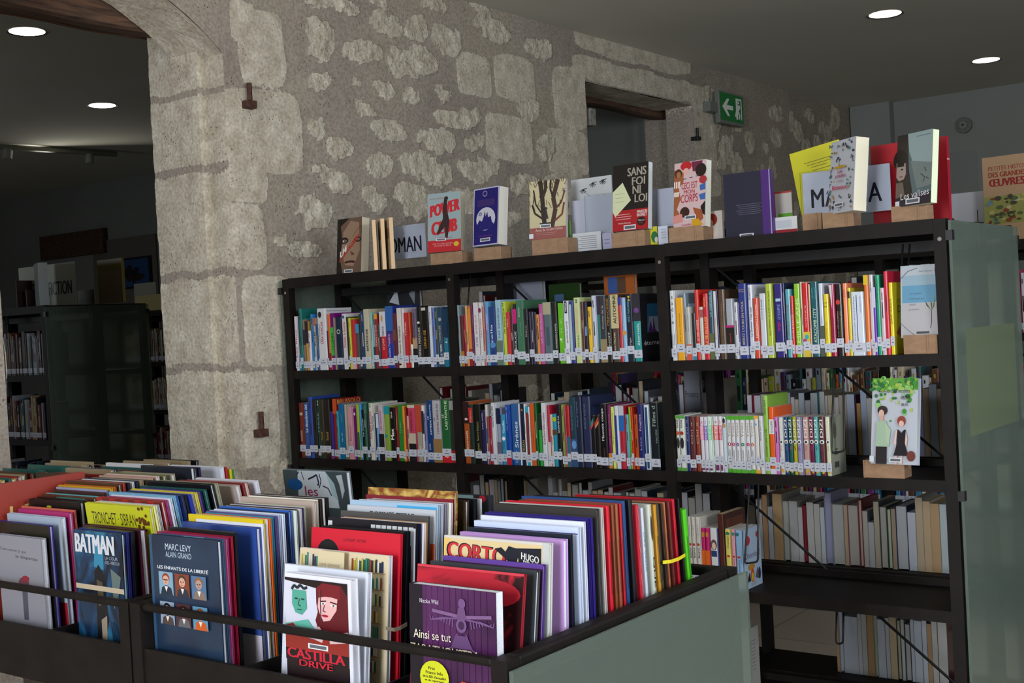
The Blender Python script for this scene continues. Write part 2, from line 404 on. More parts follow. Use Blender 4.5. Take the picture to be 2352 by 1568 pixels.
patch('wall_stone', lins(XR, XJ0, .05), lins(0, CEIL, .05), lambda u, v: (u, YW, v), FY)
patch('wall_stone', lins(XJ0, XJ1, .014), lins(0, 1, .05), lambda u, v: (u, YW, arch(u)+(CEIL-arch(u))*v), FY)
patch('wall_stone', lins(XJ1, D0, .014), lins(0.3, CEIL, .014), lambda u, v: (u, YW, v), FY, fade='0')
patch('wall_stone', lins(D0, D1, .016), lins(DZ, CEIL, .016), lambda u, v: (u, YW, v), FY)
patch('wall_stone', lins(D1, XE, .02), lins(0.3, CEIL, .02), lambda u, v: (u, YW, v), FY)
# jambs with a rebate, laid in large blocks with joints
JZ = [P(500, y, 'Y', YW+.05).z for y in (205, 382, 625, 845)]+[.55]
def jambmask(x, y, z):
    j = min(abs(z-q+.012*noise.noise((y*9, z*3, 1))) for q in JZ)
    m = min(1, max(0, (j-.006)/.012))
    return m*(.70+.3*min(1, max(0, .5+1.6*noise.noise((x*3+2, y*4, z*2.2)))))
RB = YW+.13
patch('wall_stone', lins(YW, RB, .02), lins(0.2, 2.80, .02), lambda u, v: (XJ1, u, v), (-1, 0, 0), jambmask, fade='01')
patch('wall_stone', lins(0, .03, .008), lins(0.2, 2.75, .02), lambda u, v: (XJ1-u, RB, v), (0, -1, 0), jambmask, fade='01')
patch('wall_stone', lins(RB, YB, .02), lins(0.2, 2.80, .02), lambda u, v: (XJ1-.03, u, v), (-1, 0, 0), jambmask, fade='0')
patch('wall_stone', lins(YW, YB, .04), lins(0, 2.8, .03), lambda u, v: (XJ0+.02*noise.noise((v*4, 0, 0)), u, v), (1, 0, 0), jambmask)
patch('wall_stone', lins(XJ0, XJ1+.03, .03), lins(YW, YW+.28, .03), lambda u, v: (u, v, arch(u)), (0, 0, -1), lambda x, y, z: .8)
patch('wall_stone', lins(D0, D1, .04), lins(YW, YW+.25, .03), lambda u, v: (u, v, DZ), (0, 0, -1), lambda x, y, z: .8)
DJ = [P(1560, y, 'Y', YW+.1).z for y in (300, 430)]+[1.3, .8]
patch('wall_stone', lins(YW-.004, YW+.2, .02), lins(0.3, DZ+.1, .02), lambda u, v: (D1, u, v), (-1, 0, 0), lambda x, y, z: .35+.4*noise.noise((y*3, z*3, 5)))
patch('wall_stone', lins(YW+.2, YB, .02), lins(0.3, DZ+.1, .02), lambda u, v: (D1+.12, u, v), (-1, 0, 0), lambda x, y, z: .35+.5*noise.noise((y*3, z*3, 2)))
patch('wall_stone', lins(YW, YB, .05), lins(0.3, DZ+.1, .05), lambda u, v: (D0, u, v), (1, 0, 0), lambda x, y, z: .5)
# back of the wall as the next room sees it
for i, (x0, x1, z0) in enumerate(((XR, XJ0, 0), (XJ0, XJ1+.03, 2.82), (XJ1+.04, D0, 0), (D0, D1+.12, DZ+.1), (D1+.13, 10, 0))):
    struct(box('wall_back_of_stone', x0, YB-.02, z0, x1, YB, CEIL, plaster))
# old timber lintels over both openings
wood = node_mat('old_oak', '2e2019', '6a4c38', (3, 40, 40), 6, .85, .5, 30, .3, .7, 1.5)
def beam(name, x0, y0, z0, x1, y1, z1, label):
    b = MB(); n = 26
    for k in range(4): pass
    ring = [(y0, z0), (y0+.02, z0-.008), (y1-.03, z0), (y1, z0+.02), (y1, z1), (y0, z1)]
    for i in range(n+1):
        x = x0+(x1-x0)*i/n
        for (y, z) in ring:
            b.v.append((x, y+.012*noise.noise((x*3, y*5, z*5)), z+.014*noise.noise((x*2.5+4, y*5, z*5))))
    r = len(ring)
    for i in range(n):
        for k in range(r):
            b.f.append((i*r+k, i*r+(k+1) % r, (i+1)*r+(k+1) % r, (i+1)*r+k)); b.m.append(0)
    b.f += [tuple(range(r))[::-1], tuple(n*r+k for k in range(r))]; b.m += [0, 0]
    o = b.build(name, wood, smooth=False); tag(o, label, 'beam'); return o
beam('timber_lintel', XJ0+.01, YW+.29, 2.66, XJ1+.02, YW+.44, 2.82, 'weathered brown oak lintel behind the stone arch at top left')
beam('timber_lintel', XJ0+.01, YW+.455, 2.68, XJ1+.02, YB-.03, 2.82, 'rear oak lintel of the left archway, facing the next room')
beam('timber_lintel', D0+.01, YW+.26, DZ-.03, D1+.1, YB-.03, DZ+.08, 'reddish brown timber lintel inside the small doorway of the stone wall')

# iron pintles
rust = node_mat('rusty_iron', '3a2019', '5a3428', (60, 60, 60), 4, .7, .4, 200)
def pintle(px, py, s, label, m=rust):
    c = P(px, py, 'Y', YW-.01)
    r = empty('iron_pintle', (c.x, YW-.005, c.z)); tag(r, label, 'hinge pin')
    b = MB(); b.box(-.026*s, -.034, -.018*s, .026*s, .02, .014*s); b.build('bracket', m, r, bevel=.003)
    b = MB(); b.tube([(0, -.02, 0), (0, -.02, .085*s)], .011*s, seg=10); b.build('pin', m, r)
pintle(569, 240, 1.0, 'rusty iron hinge pin high on the stone jamb')
pintle(596, 993, 1.0, 'rusty iron hinge pin low on the stone jamb beside the shelving')
pintle(1598, 318, .8, 'black iron hinge pin right of the small doorway', METAL2)
c = P(1353, 270, 'Y', YW+.03)
o = box('door_latch_box', c.x-.03, YW+.0, c.z-.05, c.x+.03, YW+.05, c.z+.05, node_mat('worn_steel', '6d6a64', '9a968c', (50, 50, 50), 3, .5), bevel=.005)
tag(o, 'small steel latch plate on the left jamb of the stone doorway', 'latch')

# emergency exit sign
c0 = P(1653, 216, 'Y', YW-.07); c1 = P(1708, 285, 'Y', YW-.07)
ex = empty('exit_sign', (c0.x, YW-.07, c1.z)); tag(ex, 'green emergency exit sign with white arrow on the stone wall', 'sign')
w_, h_ = c1.x-c0.x, c0.z-c1.z+.015
box('housing', -.012, 0, -.02, w_+.012, .035, h_+.012, node_mat('grey_plastic', '6d746c', '757b73', (9, 9, 9), 2, .5), ex, bevel=.004)
box('wall_bracket', -.12, .012, h_*.25, -.012, .068, h_*.62, MC['grey_plastic'], ex, bevel=.004)
art(ex, 'pictogram', (Vector((0, 0, 0)), Vector((1, 0, 0)), Vector((0, 0, 1)), Vector((0, -1, 0)), w_, h_), [
 ('r', 0, 0, 1, 1, '157a38'), ('p', [(.08,.5),(.30,.82),(.40,.82),(.28,.58),(.55,.58),(.55,.42),(.28,.42),(.40,.18),(.30,.18)], 'e8efe8'),
 ('r', .68, .12, .94, .9, 'e8efe8'), ('r', .76, .12, .90, .84, '157a38'), ('e', .80, .76, .035, .055, 'e8efe8'),
 ('p', [(.70,.62),(.84,.68),(.88,.58),(.80,.44),(.86,.30),(.84,.14),(.80,.14),(.80,.30),(.72,.40),(.66,.20),(.62,.22),(.68,.46),(.74,.58)], 'e8efe8')], eps=.001)

# recessed ceiling lamps
LAMP = emit('lamp_diffuser', 'fff8ea', 9.0); LRIM = mat('3a3833', .5)
for px, py, lab in ((2033, 32, 'round recessed ceiling light above the shelving, left of the right pair'), (2265, 138, 'round recessed ceiling light at the far right, nearer the end wall'),
                    (62, 72, 'round recessed ceiling light seen through the archway, nearer one'), (235, 242, 'round recessed ceiling light seen through the archway, farther one')):
    c = P(px, py, 'Z', CEIL)
    r = empty('ceiling_light', (c.x, c.y, CEIL)); tag(r, lab, 'ceiling light', 'recessed ceiling lights')
    b = MB(); n = 28
    for i in range(n):
        a0, a1 = 2*math.pi*i/n, 2*math.pi*(i+1)/n
        b.quad([(.088*math.cos(a0), .088*math.sin(a0), -.001), (.102*math.cos(a0), .102*math.sin(a0), -.005), (.102*math.cos(a1), .102*math.sin(a1), -.005), (.088*math.cos(a1), .088*math.sin(a1), -.001)])
    b.build('rim', LRIM, r)
    b = MB(); b.quad([(.088*math.cos(-2*math.pi*i/n), .088*math.sin(-2*math.pi*i/n), -.002) for i in range(n)]); b.build('diffuser', LAMP, r)

# round sounder on the end wall
c = P(2216, 288, 'X', XE)
sd = empty('alarm_sounder', (XE, c.y, c.z)); tag(sd, 'round pale alarm device on the end wall at right', 'alarm')
b = MB(); b.tube([(0, 0, 0), (-.035, 0, 0)], .062, seg=28); b.build('body', mat('6f716a', .6), sd, bevel=.006)
b = MB(); b.tube([(-.035, 0, 0), (-.055, 0, 0)], .034, seg=24); b.build('dome', mat('7c7e78', .5), sd, bevel=.005)
b = MB(); b.tube([(-.054, 0, 0), (-.060, 0, 0)], .008, seg=12); b.build('led', mat('2a2a30', .3), sd)

# ================================================================== shelving
ZT, Z2, Z3, Z4, Z5 = 1.629, 1.247, .887, .514, .145
XF = 3.50; UD = .665
BAYY = [3.815, 2.930, 2.035, 1.128]         # post centres, left to right
SLV = node_mat('steel_rivet', 'a8a8a8', 'b8b8b8', (5, 5, 5), 1, .25, metal=1)
def shelving(name, x0, posts, label, glass_near=True, glass_far=True, tiers=(Z2, Z3, Z4, Z5), top=ZT, braces=True):
    """double-sided steel shelving: posts, canopy, shelf boards with upturned back lips, glass end panels"""
    root = empty(name, (x0, posts[-1], 0)); tag(root, label, 'bookshelf')
    def lb(n, a, m=METAL, bv=.0): return box(n, a[0]-x0, a[1]-posts[-1], a[2], a[3]-x0, a[4]-posts[-1], a[5], m, root, bevel=bv)
    for y in posts:
        for px0, px1 in ((x0, x0+.035), (x0+.30, x0+.365), (x0+UD-.035, x0+UD)):
            lb('post', (px0, y-.0175, 0, px1, y+.0175, top-.002))
    for ya, yb in zip(posts[1:], posts[:-1]):
        A, B = ya+.018, yb-.018
        o = MB(); o.box(.0, A-posts[-1], top-.006, UD, B-posts[-1], top); o.box(0, A-posts[-1], top-.042, .012, B-posts[-1], top-.006)
        o.box(UD-.012, A-posts[-1], top-.042, UD, B-posts[-1], top-.006); o.build('canopy_shelf', METAL, root)
        o = MB(); o.box(.305, A-posts[-1], top-.078, .36, B-posts[-1], top-.046); o.build('spine_beam', METAL2, root)
        for z in tiers:
            for s in (0, 1):
                o = MB(); f0, f1 = (0.002, .315) if s == 0 else (UD-.002, UD-.315)
                lo, hi = min(f0, f1), max(f0, f1)
                o.box(lo, A-posts[-1], z-.006, hi, B-posts[-1], z)
                e = (f0, f0+.012) if s == 0 else (f0-.012, f0)
                o.box(e[0], A-posts[-1], z-.034, e[1], B-posts[-1], z-.006)
                e = (f1-.010, f1) if s == 0 else (f1, f1+.010)
                o.box(e[0], A-posts[-1], z, e[1], B-posts[-1], z+.022)
                o.build('shelf_board', METAL, root)
        if braces:
            for (za, zb) in ((1.56, .82), (.82, .12)):
                if za > top: continue
                o = MB(); o.tube([(.332, B-posts[-1], za), (.332, A-posts[-1], zb)], .0045, seg=6); o.build('brace_rod', METAL2, root)
    for flag, y, s in ((glass_near, posts[-1]-.0175-.016, -1), (glass_far, posts[0]+.0175+.006, 1)):
        if not flag: continue
        g = lb('end_glass_panel', (x0-.004, y, .06, x0+UD+.004, y+.008, top-.02+.012), FROST, .0015)
        for z in (top-.05, .845, .2):
            for xx in (x0-.006, x0+UD-.010):
                box('glass_clip', xx-x0, y-.003-posts[-1], z-.014, xx-x0+.020, y+.0155-posts[-1], z+.014, METAL2, g)
    return root
MAIN = shelving('bookshelf', XF, BAYY, 'long black steel shelving with green glass end, its near face full of spines')
for y in BAYY:
    b = MB(); b.tube([(-.003, y-BAYY[-1], 1.57), (.002, y-BAYY[-1], 1.57)], .006, seg=10); b.build('rivet', SLV, MAIN)
XF2 = 5.27
U2 = shelving('bookshelf', XF2, [4.0-.25, 2.86, 1.97, 1.08, .19], 'second black steel shelving standing behind the long one', glass_near=True, glass_far=False)
# ================================================================== rows of books on the near face
ROWNAME = {'A1': 'left bay upper row', 'A2': 'left bay lower row', 'B1': 'middle bay upper row', 'B2': 'middle bay lower row',
           'C1': 'right bay upper row', 'C2': 'right bay lower row'}
def make_row(key, z, chunks):
    """chunks: (x0, y0, scale, start, shelf_zoom_y, entries); entry = (right edge, top, colour[, spine items[, cover items]])"""
    n = 0; prev = None; seq = []
    for (ox, oy, sc, start, shelf, ents) in chunks:
        last = start
        for e in ents:
            x0, x1 = last, e[0]; last = e[0]
            py = shelf[0]+(shelf[1]-shelf[0])*((x1-shelf[2])/(shelf[3]-shelf[2])) if isinstance(shelf, tuple) else shelf
            yl = P(ox+x0/sc, oy+py/sc, 'X', XF+.01).y; yr = P(ox+x1/sc, oy+py/sc, 'X', XF+.01).y
            top = P(ox+(x0+x1)/2/sc-.05*(py-e[1])/sc, oy+e[1]/sc, 'X', XF+.01).z
            seq.append((yl, yr, top, e))
    bi = 'ABC'.index(key[0]) if key[0] in 'ABC' else 2
    for i, (yl, yr, top, e) in enumerate(seq):
        yr = max(yr, BAYY[bi+1]+.0186); yl = min(yl, BAYY[bi]-.0186)
        t = yl-yr-.0004
        if t < .0025: continue
        h = max(.08, top-z); n += 1
        col = e[2]; sp = e[3] if len(e) > 3 else None; fr = e[4] if len(e) > 4 else None
        if sp is None:
            c2 = rnd.choice(('d8d8dc', 'c8b060', '20202a') if sum(lin(col)[:3]) < .5 else ('20243a', '7a2030', '303030'))
            a = rnd.uniform(.35, .6); sp = [('r', .38, a, .58, a+rnd.uniform(.12, .3), tint(c2, .85))]
            if t > .012: sp.append(('r', .40, .82, .56, .93, tint(c2, .7)))
        if fr is None:
            fr = [('r', .12, .72, .88, .84, tint(col, 1.5)), ('r', .2, .2, .8, .6, tint(col, .7))]
        wd = max(.105, min(h*rnd.uniform(.60, .66), .165)) if h < .27 else .2
        xo = XF+.008+rnd.uniform(0, .008)
        r = book(wd, h, t, col, Vector((xo, yr, z+.0004)), pages=rnd.choice(PG), spine=sp, front=fr,
                 call=(rnd.choice((.010, .012, .02, .026)) if key != 'C2' or True else False), hard=h > .24)
        nm = cname(col)
        tag(r, f"{girth(t)}{nm} {'manga' if key in ('C2','D1') else 'book'}{', after '+prev+' one' if prev else ''}, {ordinal(n)} from left, {ROWNAME[key]}", 'manga' if key in ('C2','D1') else 'book', 'books in the '+ROWNAME[key])
        if key in ('C2', 'D1'): r.name = 'manga_volume'
        prev = nm
def V(s, c, cu=.5, cv=.5, hh=.5, ww=.5, b=0.02): return ('v', s, cu, cv, hh, ww, c, b)
def Wd(s, c, cu=.5, cv=.5, hh=.5, ww=.5, b=0.02): return ('w', s, cu, cv, hh, ww, c, b)
def B(a, b, c): return ('r', 0, a, 1, b, c)
make_row('A1', Z2, [
 (670, 690, 9.225, 100, 1455, [
 (172,340,'cfc4d0',[V('Les filles','a03060',.5,.5,.4,.5)]),(205,345,'0f3d33',[B(0,.3,'2a78a8')]),(262,175,'1e6a63'),(320,405,'8a6a5a',[B(.5,.8,'2a1a30')]),(385,440,'b98a3a',[B(.55,1,'1a1520')]),(437,640,'c8c0c8'),
 (495,290,'2a7ab8'),(550,370,'a9a39b',[V('Profil','15151a',.5,.6,.6,.25),B(.85,1,'b05a3a')]),(590,500,'234a78'),
 (770,170,'c9c7cb',[V('TARA DUNCAN','a8283a',.52,.6,.28,.36),V('Les Sortceliers','555a70',.22,.6,.16,.3),('e',.35,.9,.2,.05,'2a1a20')],[('t','Sophie Audouin-Mamikonian',.45,.955,.028,.75,'3a5a90'),('r',.1,.1,.9,.85,'8a5a90')]),
 (800,640,'3a1f4a'),(850,290,'d0622a',[B(.0,.3,'8a1a20')]),(935,270,'6a0f6e',[('r',.0,.25,.8,.75,'2fae3a'),V('CLONES','0a3a10',.45,.5,.5,.3)]),(960,365,'8a7a6a'),
 (1085,350,'1f2a3f',[('e',.5,.72,.3,.045,'b8bcb0'),('e',.5,.72,.2,.03,'1f2a3f')]),(1195,280,'cac6c4',[V('Demain, la licorne','b0303a',.5,.62,.5,.45),('e',.4,.94,.2,.03,'3a4a80')]),(1240,350,'20261c'),
 (1290,370,'b4b52e'),(1380,400,'b23030',[B(.0,.1,'c8a0a0')]),(1450,500,'4a4f52',[B(.8,1,'3a8ab0')]),(1490,290,'2b2f33'),(1570,220,'24406a'),
 (1705,185,'b5ae95',[('r',.35,.3,.65,.66,'3a3a36'),V('GALERIES','b5ae95',.5,.48,.24,.32)]),(1740,260,'7fb0b0')]),
 (850, 690, 9.225, 50, (1435,1395,50,1700), [
 (130,520,'8b8fa0',[B(0,.5,'3a3c44')]),(200,280,'8f2426',[B(.9,1,'c89030'),V('GRANDE ET PETITE','d0b8a0',.5,.6,.4,.4)]),(240,500,'3c3c42'),
 (370,235,'b3202e',[B(.56,1,'c3c2c8'),V('TRIBUNE','2a2c3c',.5,.65,.3,.18),V('LE CHOC','d8c0b0',.5,.43,.3,.2),('e',.4,.88,.15,.06,'b89040')]),
 (520,120,'24348a',[B(.4,.55,'5a2a70'),B(.6,1,'2a5a9a'),V("Fendre l'ombre",'b8b0d0',.35,.35,.3,.4)]),(600,270,'5a2034',[B(.5,.7,'6a4030')]),
 (715,160,'c9c3b8',[V('La Femme du Vampire','2a2428',.5,.42,.42,.55),('e',.35,.06,.25,.015,'15151a')]),(760,180,'cfc0c6',[B(.1,.6,'b09aa4')]),
 (835,260,'b3232a',[V('Tomas','e0c8b0',.5,.7,.4,.25)]),(870,250,'b04a24'),(915,930,'cfd0cc',[V('Les histoires','303038',.5,.55,.4,.5)]),
 (1010,170,'6a5a72',[B(0,.32,'10141a'),B(.32,.5,'a88a6a'),V('METALLIDES','3a2a3a',.45,.7,.35,.45)]),(1110,120,'131313',[V('TERRES PERDUES','c8c4b8',.5,.4,.4,.5),('e',.45,.73,.3,.02,'d0ccc0')]),
 (1265,150,'15100e',[V('LEIGH GE','c08a30',.45,.47,.3,.3),('r',.1,.95,.7,1,'b8b4a8')]),(1350,120,'c3c7cf',[V('Sans moi','303a5a',.4,.8,.3,.2)]),(1410,160,'4a6aa8'),(1470,150,'2f3f48'),
 (1580,150,'1f3f58',[V('LE TEMPS','d0d4d8',.5,.28,.35,.2),V('COUVERTURE','a09a80',.4,.55,.4,.3),('e',.5,.8,.3,.03,'8a9aa0')]),(1690,170,'1f6a82',[B(.5,1,'14304a'),V('L','d8dce0',.6,.45,.3,.08)])])])
make_row('A2', Z3, [
 (680, 890, 8.71, 78, (1340,1430,78,1690), [
 (190,310,'6e2a1c',[V('ALEXANDRE','c0a890',.35,.4,.3,.2),('e',.45,.8,.3,.03,'b09a80')]),(295,310,'2a4a86',[V('Le deuxième été','c8d0dc',.5,.72,.5,.5)]),(365,190,'27408e'),(445,240,'1a1512',[V('SOLO','b08a40',.5,.15,.4,.12)]),
 (500,240,'173f35',[('p',[(.3,.9),(.7,.9),(.5,.94),(.7,.98),(.3,.98),(.5,.94)],'d0dcd8'),V('TERRE','6a9a90',.5,.6,.5,.35)]),(590,240,'2a2a1c',[V('SOLO','b08a40',.5,.15,.4,.12),V('Stand','9a7a30',.5,.38,.4,.14)]),(715,240,'221812',[V('SOLO','b08a40',.5,.15,.4,.12),V('Stand','9a7a30',.5,.38,.4,.14)]),
 (768,480,'342a80',[B(0,.1,'8a2a60')]),(840,230,'8e1d16',[B(.75,1,'b84a1c')],[('t','BRUSSOLO',.5,.95,.07,.9,'b8a060'),('r',.1,.1,.9,.8,'5a2a1a')]),(888,470,'2f8a94'),
 (1000,330,'14608f',[V('Le roi','d0dce4',.5,.4,.2,.15),('e',.5,.75,.03,.1,'70a0c0')]),(1060,340,'a8a08a',[B(0,.15,'6a7a30')]),(1165,380,'c18a98',[V('Baiser','b0405a',.5,.5,.3,.3)]),(1250,430,'6b1465',[('e',.4,.9,.2,.03,'d0c0d0')]),
 (1300,340,'8fa32a',[B(0,.5,'2a5a3a')]),(1340,330,'3b8cc0'),(1400,450,'16120f',[V('Le monde','d0ccc4',.5,.65,.4,.35)]),(1450,300,'2a5a46'),(1490,530,'1f2a30'),
 (1585,315,'c9c8bd',[V('FOURMI ROUGE','b0303a',.4,.62,.42,.48),V('PREMIER','2a3a7a',.8,.65,.25,.25),('p',[(.2,.93),(.6,.93),(.4,.955),(.6,.98),(.2,.98),(.4,.955)],'1f6a3a')]),
 (1640,520,'1d2a50'),(1690,525,'6a94c0',[B(.7,1,'c0c8d4')])]),
 (860, 890, 8.71, 122, (1430,1490,122,1640), [
 (222,345,'b5a7ae',[B(0,.48,'17131a'),V('LES DEMONS','a83a3a',.5,.72,.35,.35)]),(330,370,'7f9c38',[B(.85,1,'1a8a94'),('e',.3,.45,.3,.03,'2a8a80')]),
 (440,400,'12100f',[V('Max','e0ddd8',.45,.5,.55,.2,.05),V('Sarah','c8c4c0',.4,.86,.3,.12)]),(495,390,'8c1a22'),(600,350,'257a2c',[V('La nuit','a0c8a0',.5,.6,.15,.2)]),(640,370,'c8812a'),(665,400,'8e2a20'),(712,570,'ccb8a4'),
 (855,350,'b83a58',[B(0,.32,'15131a'),B(.32,.5,'b8ac98'),B(.95,1,'c0b4a0'),V('PASSEURS','6a1a30',.45,.72,.3,.35)]),(975,350,'9c9483',[B(.52,1,'b0442f'),V('Raves','d8d0c0',.5,.2,.35,.15)]),
 (1025,360,'c9c6cc',[B(.5,.9,'2a2a30')]),(1075,520,'6d6f98'),
 (1200,260,'12386f',[V('REMÈDE MORTEL','d8dce4',.62,.7,.25,.5),V('LE','d8dce4',.25,.72,.2,.05),V('JAMES','a8b0c0',.4,.25,.3,.1)]),
 (1370,260,'a6a5ab',[B(0,.38,'8a6a40'),V('TERRE BRÛLÉE','6a3a34',.62,.7,.25,.5),V('LA','505058',.25,.7,.2,.05)]),
 (1550,245,'1c5a30',[B(0,.2,'b81c28'),V('LABYRINTHE','c8d4b0',.6,.76,.28,.46),V('LE','c8d4b0',.25,.74,.2,.05),V('?','e8d0d0',.5,.1,.4,.04)]),(1640,260,'2c2a26',[B(0,.2,'a01c24'),B(.85,1,'90928c')])])])
make_row('B1', Z2, [
 (1035, 670, 8.712, 80, 1455, [
 (180,260,'15161c',[V('Jumeaux','c8b850',.5,.62,.4,.35),('e',.4,.92,.2,.03,'4a80b0')]),(215,270,'7c8a90'),(280,480,'5c1f22',[B(0,.3,'a07020')]),(330,460,'a02040'),(370,280,'b8905a'),(440,290,'b86a30',[B(0,.28,'8a2018'),('r',.1,.3,.9,.95,'cf7a38')]),(475,260,'5a2050'),
 (600,215,'c8c3c6',[V('JEUNE FILLE','b06a80',.5,.65,.3,.3),V('LA VOIX','4a5a6a',.5,.38,.3,.15)]),(685,220,'c9c5c4',[V('FEMMES','a06070',.5,.6,.3,.3),('e',.4,.88,.3,.04,'7a1a50')]),(720,300,'b06a60'),
 (805,195,'5a94c4',[('r',.2,.55,.7,.8,'8aa0d0'),V('Le bleu','c05060',.5,.5,.3,.3)]),(945,300,'1e3a74',[V('Stella','c8d0e0',.4,.5,.3,.4),('e',.5,.35,.4,.05,'4a80b0')]),
 (1070,165,'8fb0c0',[B(0,.38,'5a7060'),V('Les sorcières','30506a',.5,.65,.3,.45)]),(1145,200,'b9c23a',[V('les amoureux','20240f',.5,.7,.5,.4),('p',[(.1,.93),(.7,.93),(.4,.955),(.7,.98),(.1,.98),(.4,.955)],'2a8a3a')]),
 (1222,410,'bb2a30',[V('Marie','e0c0b0',.4,.8,.3,.15)]),(1276,330,'402a28'),(1350,250,'1a1526',[B(.68,.92,'c01870'),V('ROUGE','d0d0d8',.5,.4,.5,.3)]),
 (1510,170,'3a6a50',[V('Esther','b0c8b0',.4,.82,.2,.15),V('journal','7aa088',.55,.55,.15,.2)]),
 (1590,340,'151318',[V('Rêve','c0b8b0',.5,.6,.3,.2)]),(1630,400,'261f36'),(1680,400,'2a2038'),(1735,410,'241a28'),(1810,455,'cf8440'),(1895,245,'ab4a88',[V('LA VIE EN ROSE','d0a8c0',.5,.6,.4,.5)]),
 (2050,210,'52646a',[B(.8,1,'a09a80'),('r',.3,.3,.7,.6,'3a5058')]),(2160,210,'151814',[V('POURQUOI LA POSTE','c8c8c0',.75,.45,.3,.4)])]),
 (1270, 660, 8.477, 118, (1460,1430,118,1740), [
 (248,305,'5fae1e',[V('L ÎLE','a8d080',.5,.55,.2,.4),('e',.4,.4,.15,.02,'d8e8c8')]),(358,260,'d0d2da',[V('QUATRE PAR QUATRE','20202a',.6,.5,.3,.35),('r',.3,.8,.75,.99,'20202a'),V('MEDIA','d0d2da',.52,.9,.3,.14)]),
 (450,270,'28357c',[('r',.1,.08,.6,.95,'a0b4bc')]),(580,200,'bac58c',[V('Lettres','4a5a3a',.5,.3,.3,.25),('p',[(.3,.92),(.7,.92),(.5,.945),(.7,.97),(.3,.97),(.5,.945)],'1f4a5a'),('r',.3,.45,.6,.85,'c4b088')]),
 (637,280,'5a2a2c'),(710,290,'1d1d2c',[('r',.3,.45,.8,.6,'6a8ab0')]),(795,380,'dcb12a'),(885,160,'b5bccb'),(950,170,'1f6f70',[B(0,.2,'2a2030'),B(.72,1,'3a2a48')]),
 (1080,165,'2f3136',[B(0,.35,'8a7a5a'),V('Contes de la','b0a8a0',.5,.68,.25,.35)]),(1170,150,'16130f',[V('PRINCESSE','b07a30',.4,.75,.4,.4),V('BENOIT','c0b8a8',.5,.3,.4,.3)]),
 (1320,140,'4a3a2e',[B(.5,1,'b8ac80'),V('AUTOMNE','20140c',.5,.78,.4,.42,.04),V('JAN MICHEL','d0c4b0',.4,.3,.25,.3)]),
 (1385,195,'b4303c',[B(.88,1,'2a3a90')]),(1455,200,'7fa8c8',[B(.42,.48,'c88a30')]),(1590,130,'121a2a',[V('EFFET MACHINE','5a9ab0',.4,.74,.3,.3),V('Olga','b0a8a0',.5,.28,.3,.15),('p',[(.3,.9),(.7,.9),(.5,.935),(.7,.97),(.3,.97),(.5,.935)],'c8b030')]),
 (1745,130,'1a8a88',[B(.6,1,'24242e'),V('éternels','d0d8d8',.6,.4,.3,.32),('e',.5,.76,.3,.04,'6a3a80')],
   [('r',0,0,1,1,'0c0d14'),('p',[(.25,.42),(.85,.42),(.8,.85),(.3,.85)],'1a5a80'),('p',[(.3,.42),(.8,.42),(.75,.66),(.35,.66)],'8a94a8'),('p',[(.3,.42),(.42,.6),(.5,.45),(.56,.66),(.62,.46),(.72,.42)],'4a2060'),('t','éternels',.5,.27,.07,.8,'b8b4b8')])])])
